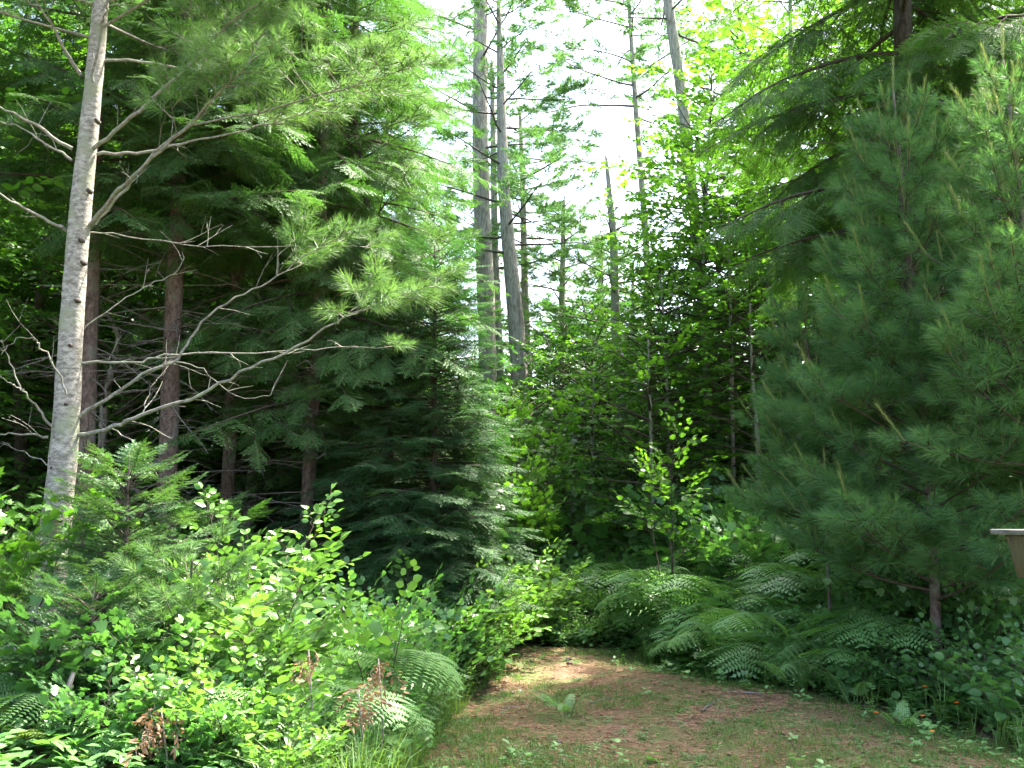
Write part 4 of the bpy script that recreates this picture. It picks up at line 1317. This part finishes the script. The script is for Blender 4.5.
for px, Y, H, lab in ((931, 6.9, .17, 'orange flower lowest in the grass corner'), (922, 7.25, .2, 'orange flower standing just above the lowest one'), (876, 7.4, .18, 'orange flower nearest the path, apart from the others'),
                      (926, 7.9, .3, 'orange flower highest, against the broad leaves'), (957, 7.6, .25, 'orange flower nearest the wooden box')):
    flower(px, Y, H, lab)

# ================================================================== FALLEN LIMB, DEAD SPRIGS, STUB
g = Geo()
wp = [P(8, 600 + 45, 7.0), P(40, 668, 6.9), P(62, 677, 6.8), P(80, 670, 6.8), P(100, 662, 6.8), P(122, 657, 6.85), P(150, 661, 6.9), P(190, 664, 7.0), P(220, 664, 7.1)]
dp, dr = densify(wp, [.012, .018, .021, .022, .022, .02, .015, .011, .006], 40)
g.tube([p + rv(.004) for p in dp], dr, 8, 0, lump=.12)
for u in (.3, .5, .62, .8, .9):
    p, t = along(dp, u)
    g.tube(limb_path(p, t + rv(.9) + UPV * .5, .25, 4, 0, .2), np.linspace(.005, .0015, 5), 4, 0)
tag(g.build('fallen_limb', M['bark_pale'], origin=tuple(wp[3])), 'pale curved dead limb hanging across the fir sapling', 'branch')


def dead_sprig(px, py, Y, label, n=16, L=.3):
    c = P(px, py, Y)
    t = thing('dead_sprig', label, 'dead foliage', c, None)
    g = Geo(); S = Sprays(); w = Geo()
    for k in range(n):
        d = Vector((random.uniform(-.6, .6), random.uniform(-.5, .5), -1 + random.uniform(-.2, .6)))
        p0 = c + Vector((random.uniform(-.07, .07), random.uniform(-.07, .07), random.uniform(-.05, .12)))
        S.add(p0, d, rv(1) + Vector((.1, 0, 0)), random.uniform(.5, 1.1) * L / .3)
    # carrying stalk to the ground
    gx = gzf(c.x, c.y)
    w.tube([Vector((c.x, c.y + .1, gx - .02)), Vector((c.x + .03, c.y + .05, (gx + c.z) / 2)), c + Vector((0, 0, .1))], [.006, .005, .004], 5, 0)
    S.flush(g, TM['dead'])
    w.build('stem', M['dead_twig'], t)
    g.build('withered_leaves', [M['dead_leaf'], M['dead_twig']], t)


random.seed(61)
dead_sprig(160, 728, 5.5, 'withered brown sprig drooping below the pale fallen limb', 12, .24)
dead_sprig(308, 668, 5.9, 'withered red-brown leaves under the light fern fronds, nearest the shrubs', 8, .16)
dead_sprig(378, 676, 6.2, 'withered brown frond hanging at the tip of the fern clump', 9, .2)
dead_sprig(358, 708, 5.9, 'tangle of brown dead fronds close to the path', 12, .2)

g = Geo()
x, y, z = at(62, 700, 6.0)
g.tube([Vector((x, y, z - .1)), Vector((x, y, z + .15)), Vector((x + .01, y, z + .3)), Vector((x + .05, y + .02, z + .45))], [.03, .026, .022, .012], 8, 0, lump=.1)
tag(g.build('stump', M['dead_twig'], origin=(x, y, z)), 'bare brown dead stem standing near the lower left corner', 'stump')

# small pale marker deep at the dark end of the path
g = Geo()
c = P(580, 537, 18.5)
zb = gzf(c.x, c.y)
t = thing('marker_stake', 'tiny white marker in the dark hollow at the end of the path', 'marker', (c.x, c.y, zb))
g.tube([Vector((c.x, c.y, zb - .05)), Vector((c.x, c.y, c.z - .03))], [.012, .012], 6, 0); g.build('stake', M['dead_twig'], t)
M['white'] = flat_mat('white_tag', (0.8, 0.8, 0.78), (0.7, 0.7, 0.68))


def box(g, x0, x1, y0, y1, z0, z1, mat=0, taper=0.0, bev=0.0):
    V = [(x0 + taper, y0 + taper, z0), (x1 - taper, y0 + taper, z0), (x1 - taper, y1 - taper, z0), (x0 + taper, y1 - taper, z0), (x0, y0, z1), (x1, y0, z1), (x1, y1, z1), (x0, y1, z1)]
    F = [(0, 3, 2, 1), (4, 5, 6, 7), (0, 1, 5, 4), (1, 2, 6, 5), (2, 3, 7, 6), (3, 0, 4, 7)]
    g.add(V, None, F, mat)


g = Geo(); box(g, c.x - .055, c.x + .055, c.y - .03, c.y - .015, c.z - .03, c.z + .03); g.build('tag', M['white'], t)

# wooden box with a flat board roof at the right edge
M['board'] = bark_mat('weathered_board', (0.17, 0.16, 0.16), (0.075, 0.07, 0.065), (0.1, 0.11, 0.08), sx=3, sz=30, bump=.5, patch=.6)
M['boxwood'] = bark_mat('box_wood', (0.12, 0.095, 0.055), (0.05, 0.038, 0.023), (0.07, 0.08, 0.045), sx=30, sz=1.5, bump=.6, patch=.6)
Yb = 4.6
lx = P(990, 530, Yb + .42).x
zt = P(1000, 530, Yb + .0).z
bx0 = P(1006, 550, Yb + .31).x
zbm = P(1010, 581, Yb).z
nb = thing('nest_box', 'small wooden box on a post under a flat grey overhanging board', 'nest box', (bx0 + .14, Yb + .17, gzf(bx0 + .14, Yb + .17)))
g = Geo(); box(g, lx, lx + .46, Yb - .02, Yb + .42, zt - .025, zt); o = g.build('roof_board', M['board'], nb)
bm = o.modifiers.new('bevel', 'BEVEL'); bm.width = .004; bm.segments = 2
g = Geo(); box(g, bx0, bx0 + .28, Yb + .03, Yb + .31, zbm, zt - .028, taper=.03); o = g.build('box_body', M['boxwood'], nb)
bm = o.modifiers.new('bevel', 'BEVEL'); bm.width = .004; bm.segments = 2
g = Geo()
cx_, cy_ = bx0 + .14, Yb + .17
box(g, cx_ - .045 + .03, cx_ + .045 + .03, cy_ - .045, cy_ + .045, gzf(cx_, cy_) - .1, zbm - .002); g.build('post', M['boxwood'], nb)
HAZE = 0
if HAZE:
    hz = bpy.data.materials.new('haze'); hz.use_nodes = True
    nt = hz.node_tree; nt.nodes.clear()
    o_ = nt.nodes.new('ShaderNodeOutputMaterial'); v_ = nt.nodes.new('ShaderNodeVolumePrincipled')
    v_.inputs['Color'].default_value = (.95, .97, 1, 1); v_.inputs['Density'].default_value = HAZE; v_.inputs['Anisotropy'].default_value = .3
    nt.links.new(v_.outputs[0], o_.inputs['Volume'])
    g = Geo(); box(g, -270, 270, -70, 430, -3, 36)
    h = g.build('haze', hz); h['kind'] = 'stuff'; h['label'] = 'thin pale haze in the sunlit forest air'; h['category'] = 'haze'
print('objects', len(bpy.data.objects), 'tris', sum(len(m.polygons) for m in bpy.data.meshes))
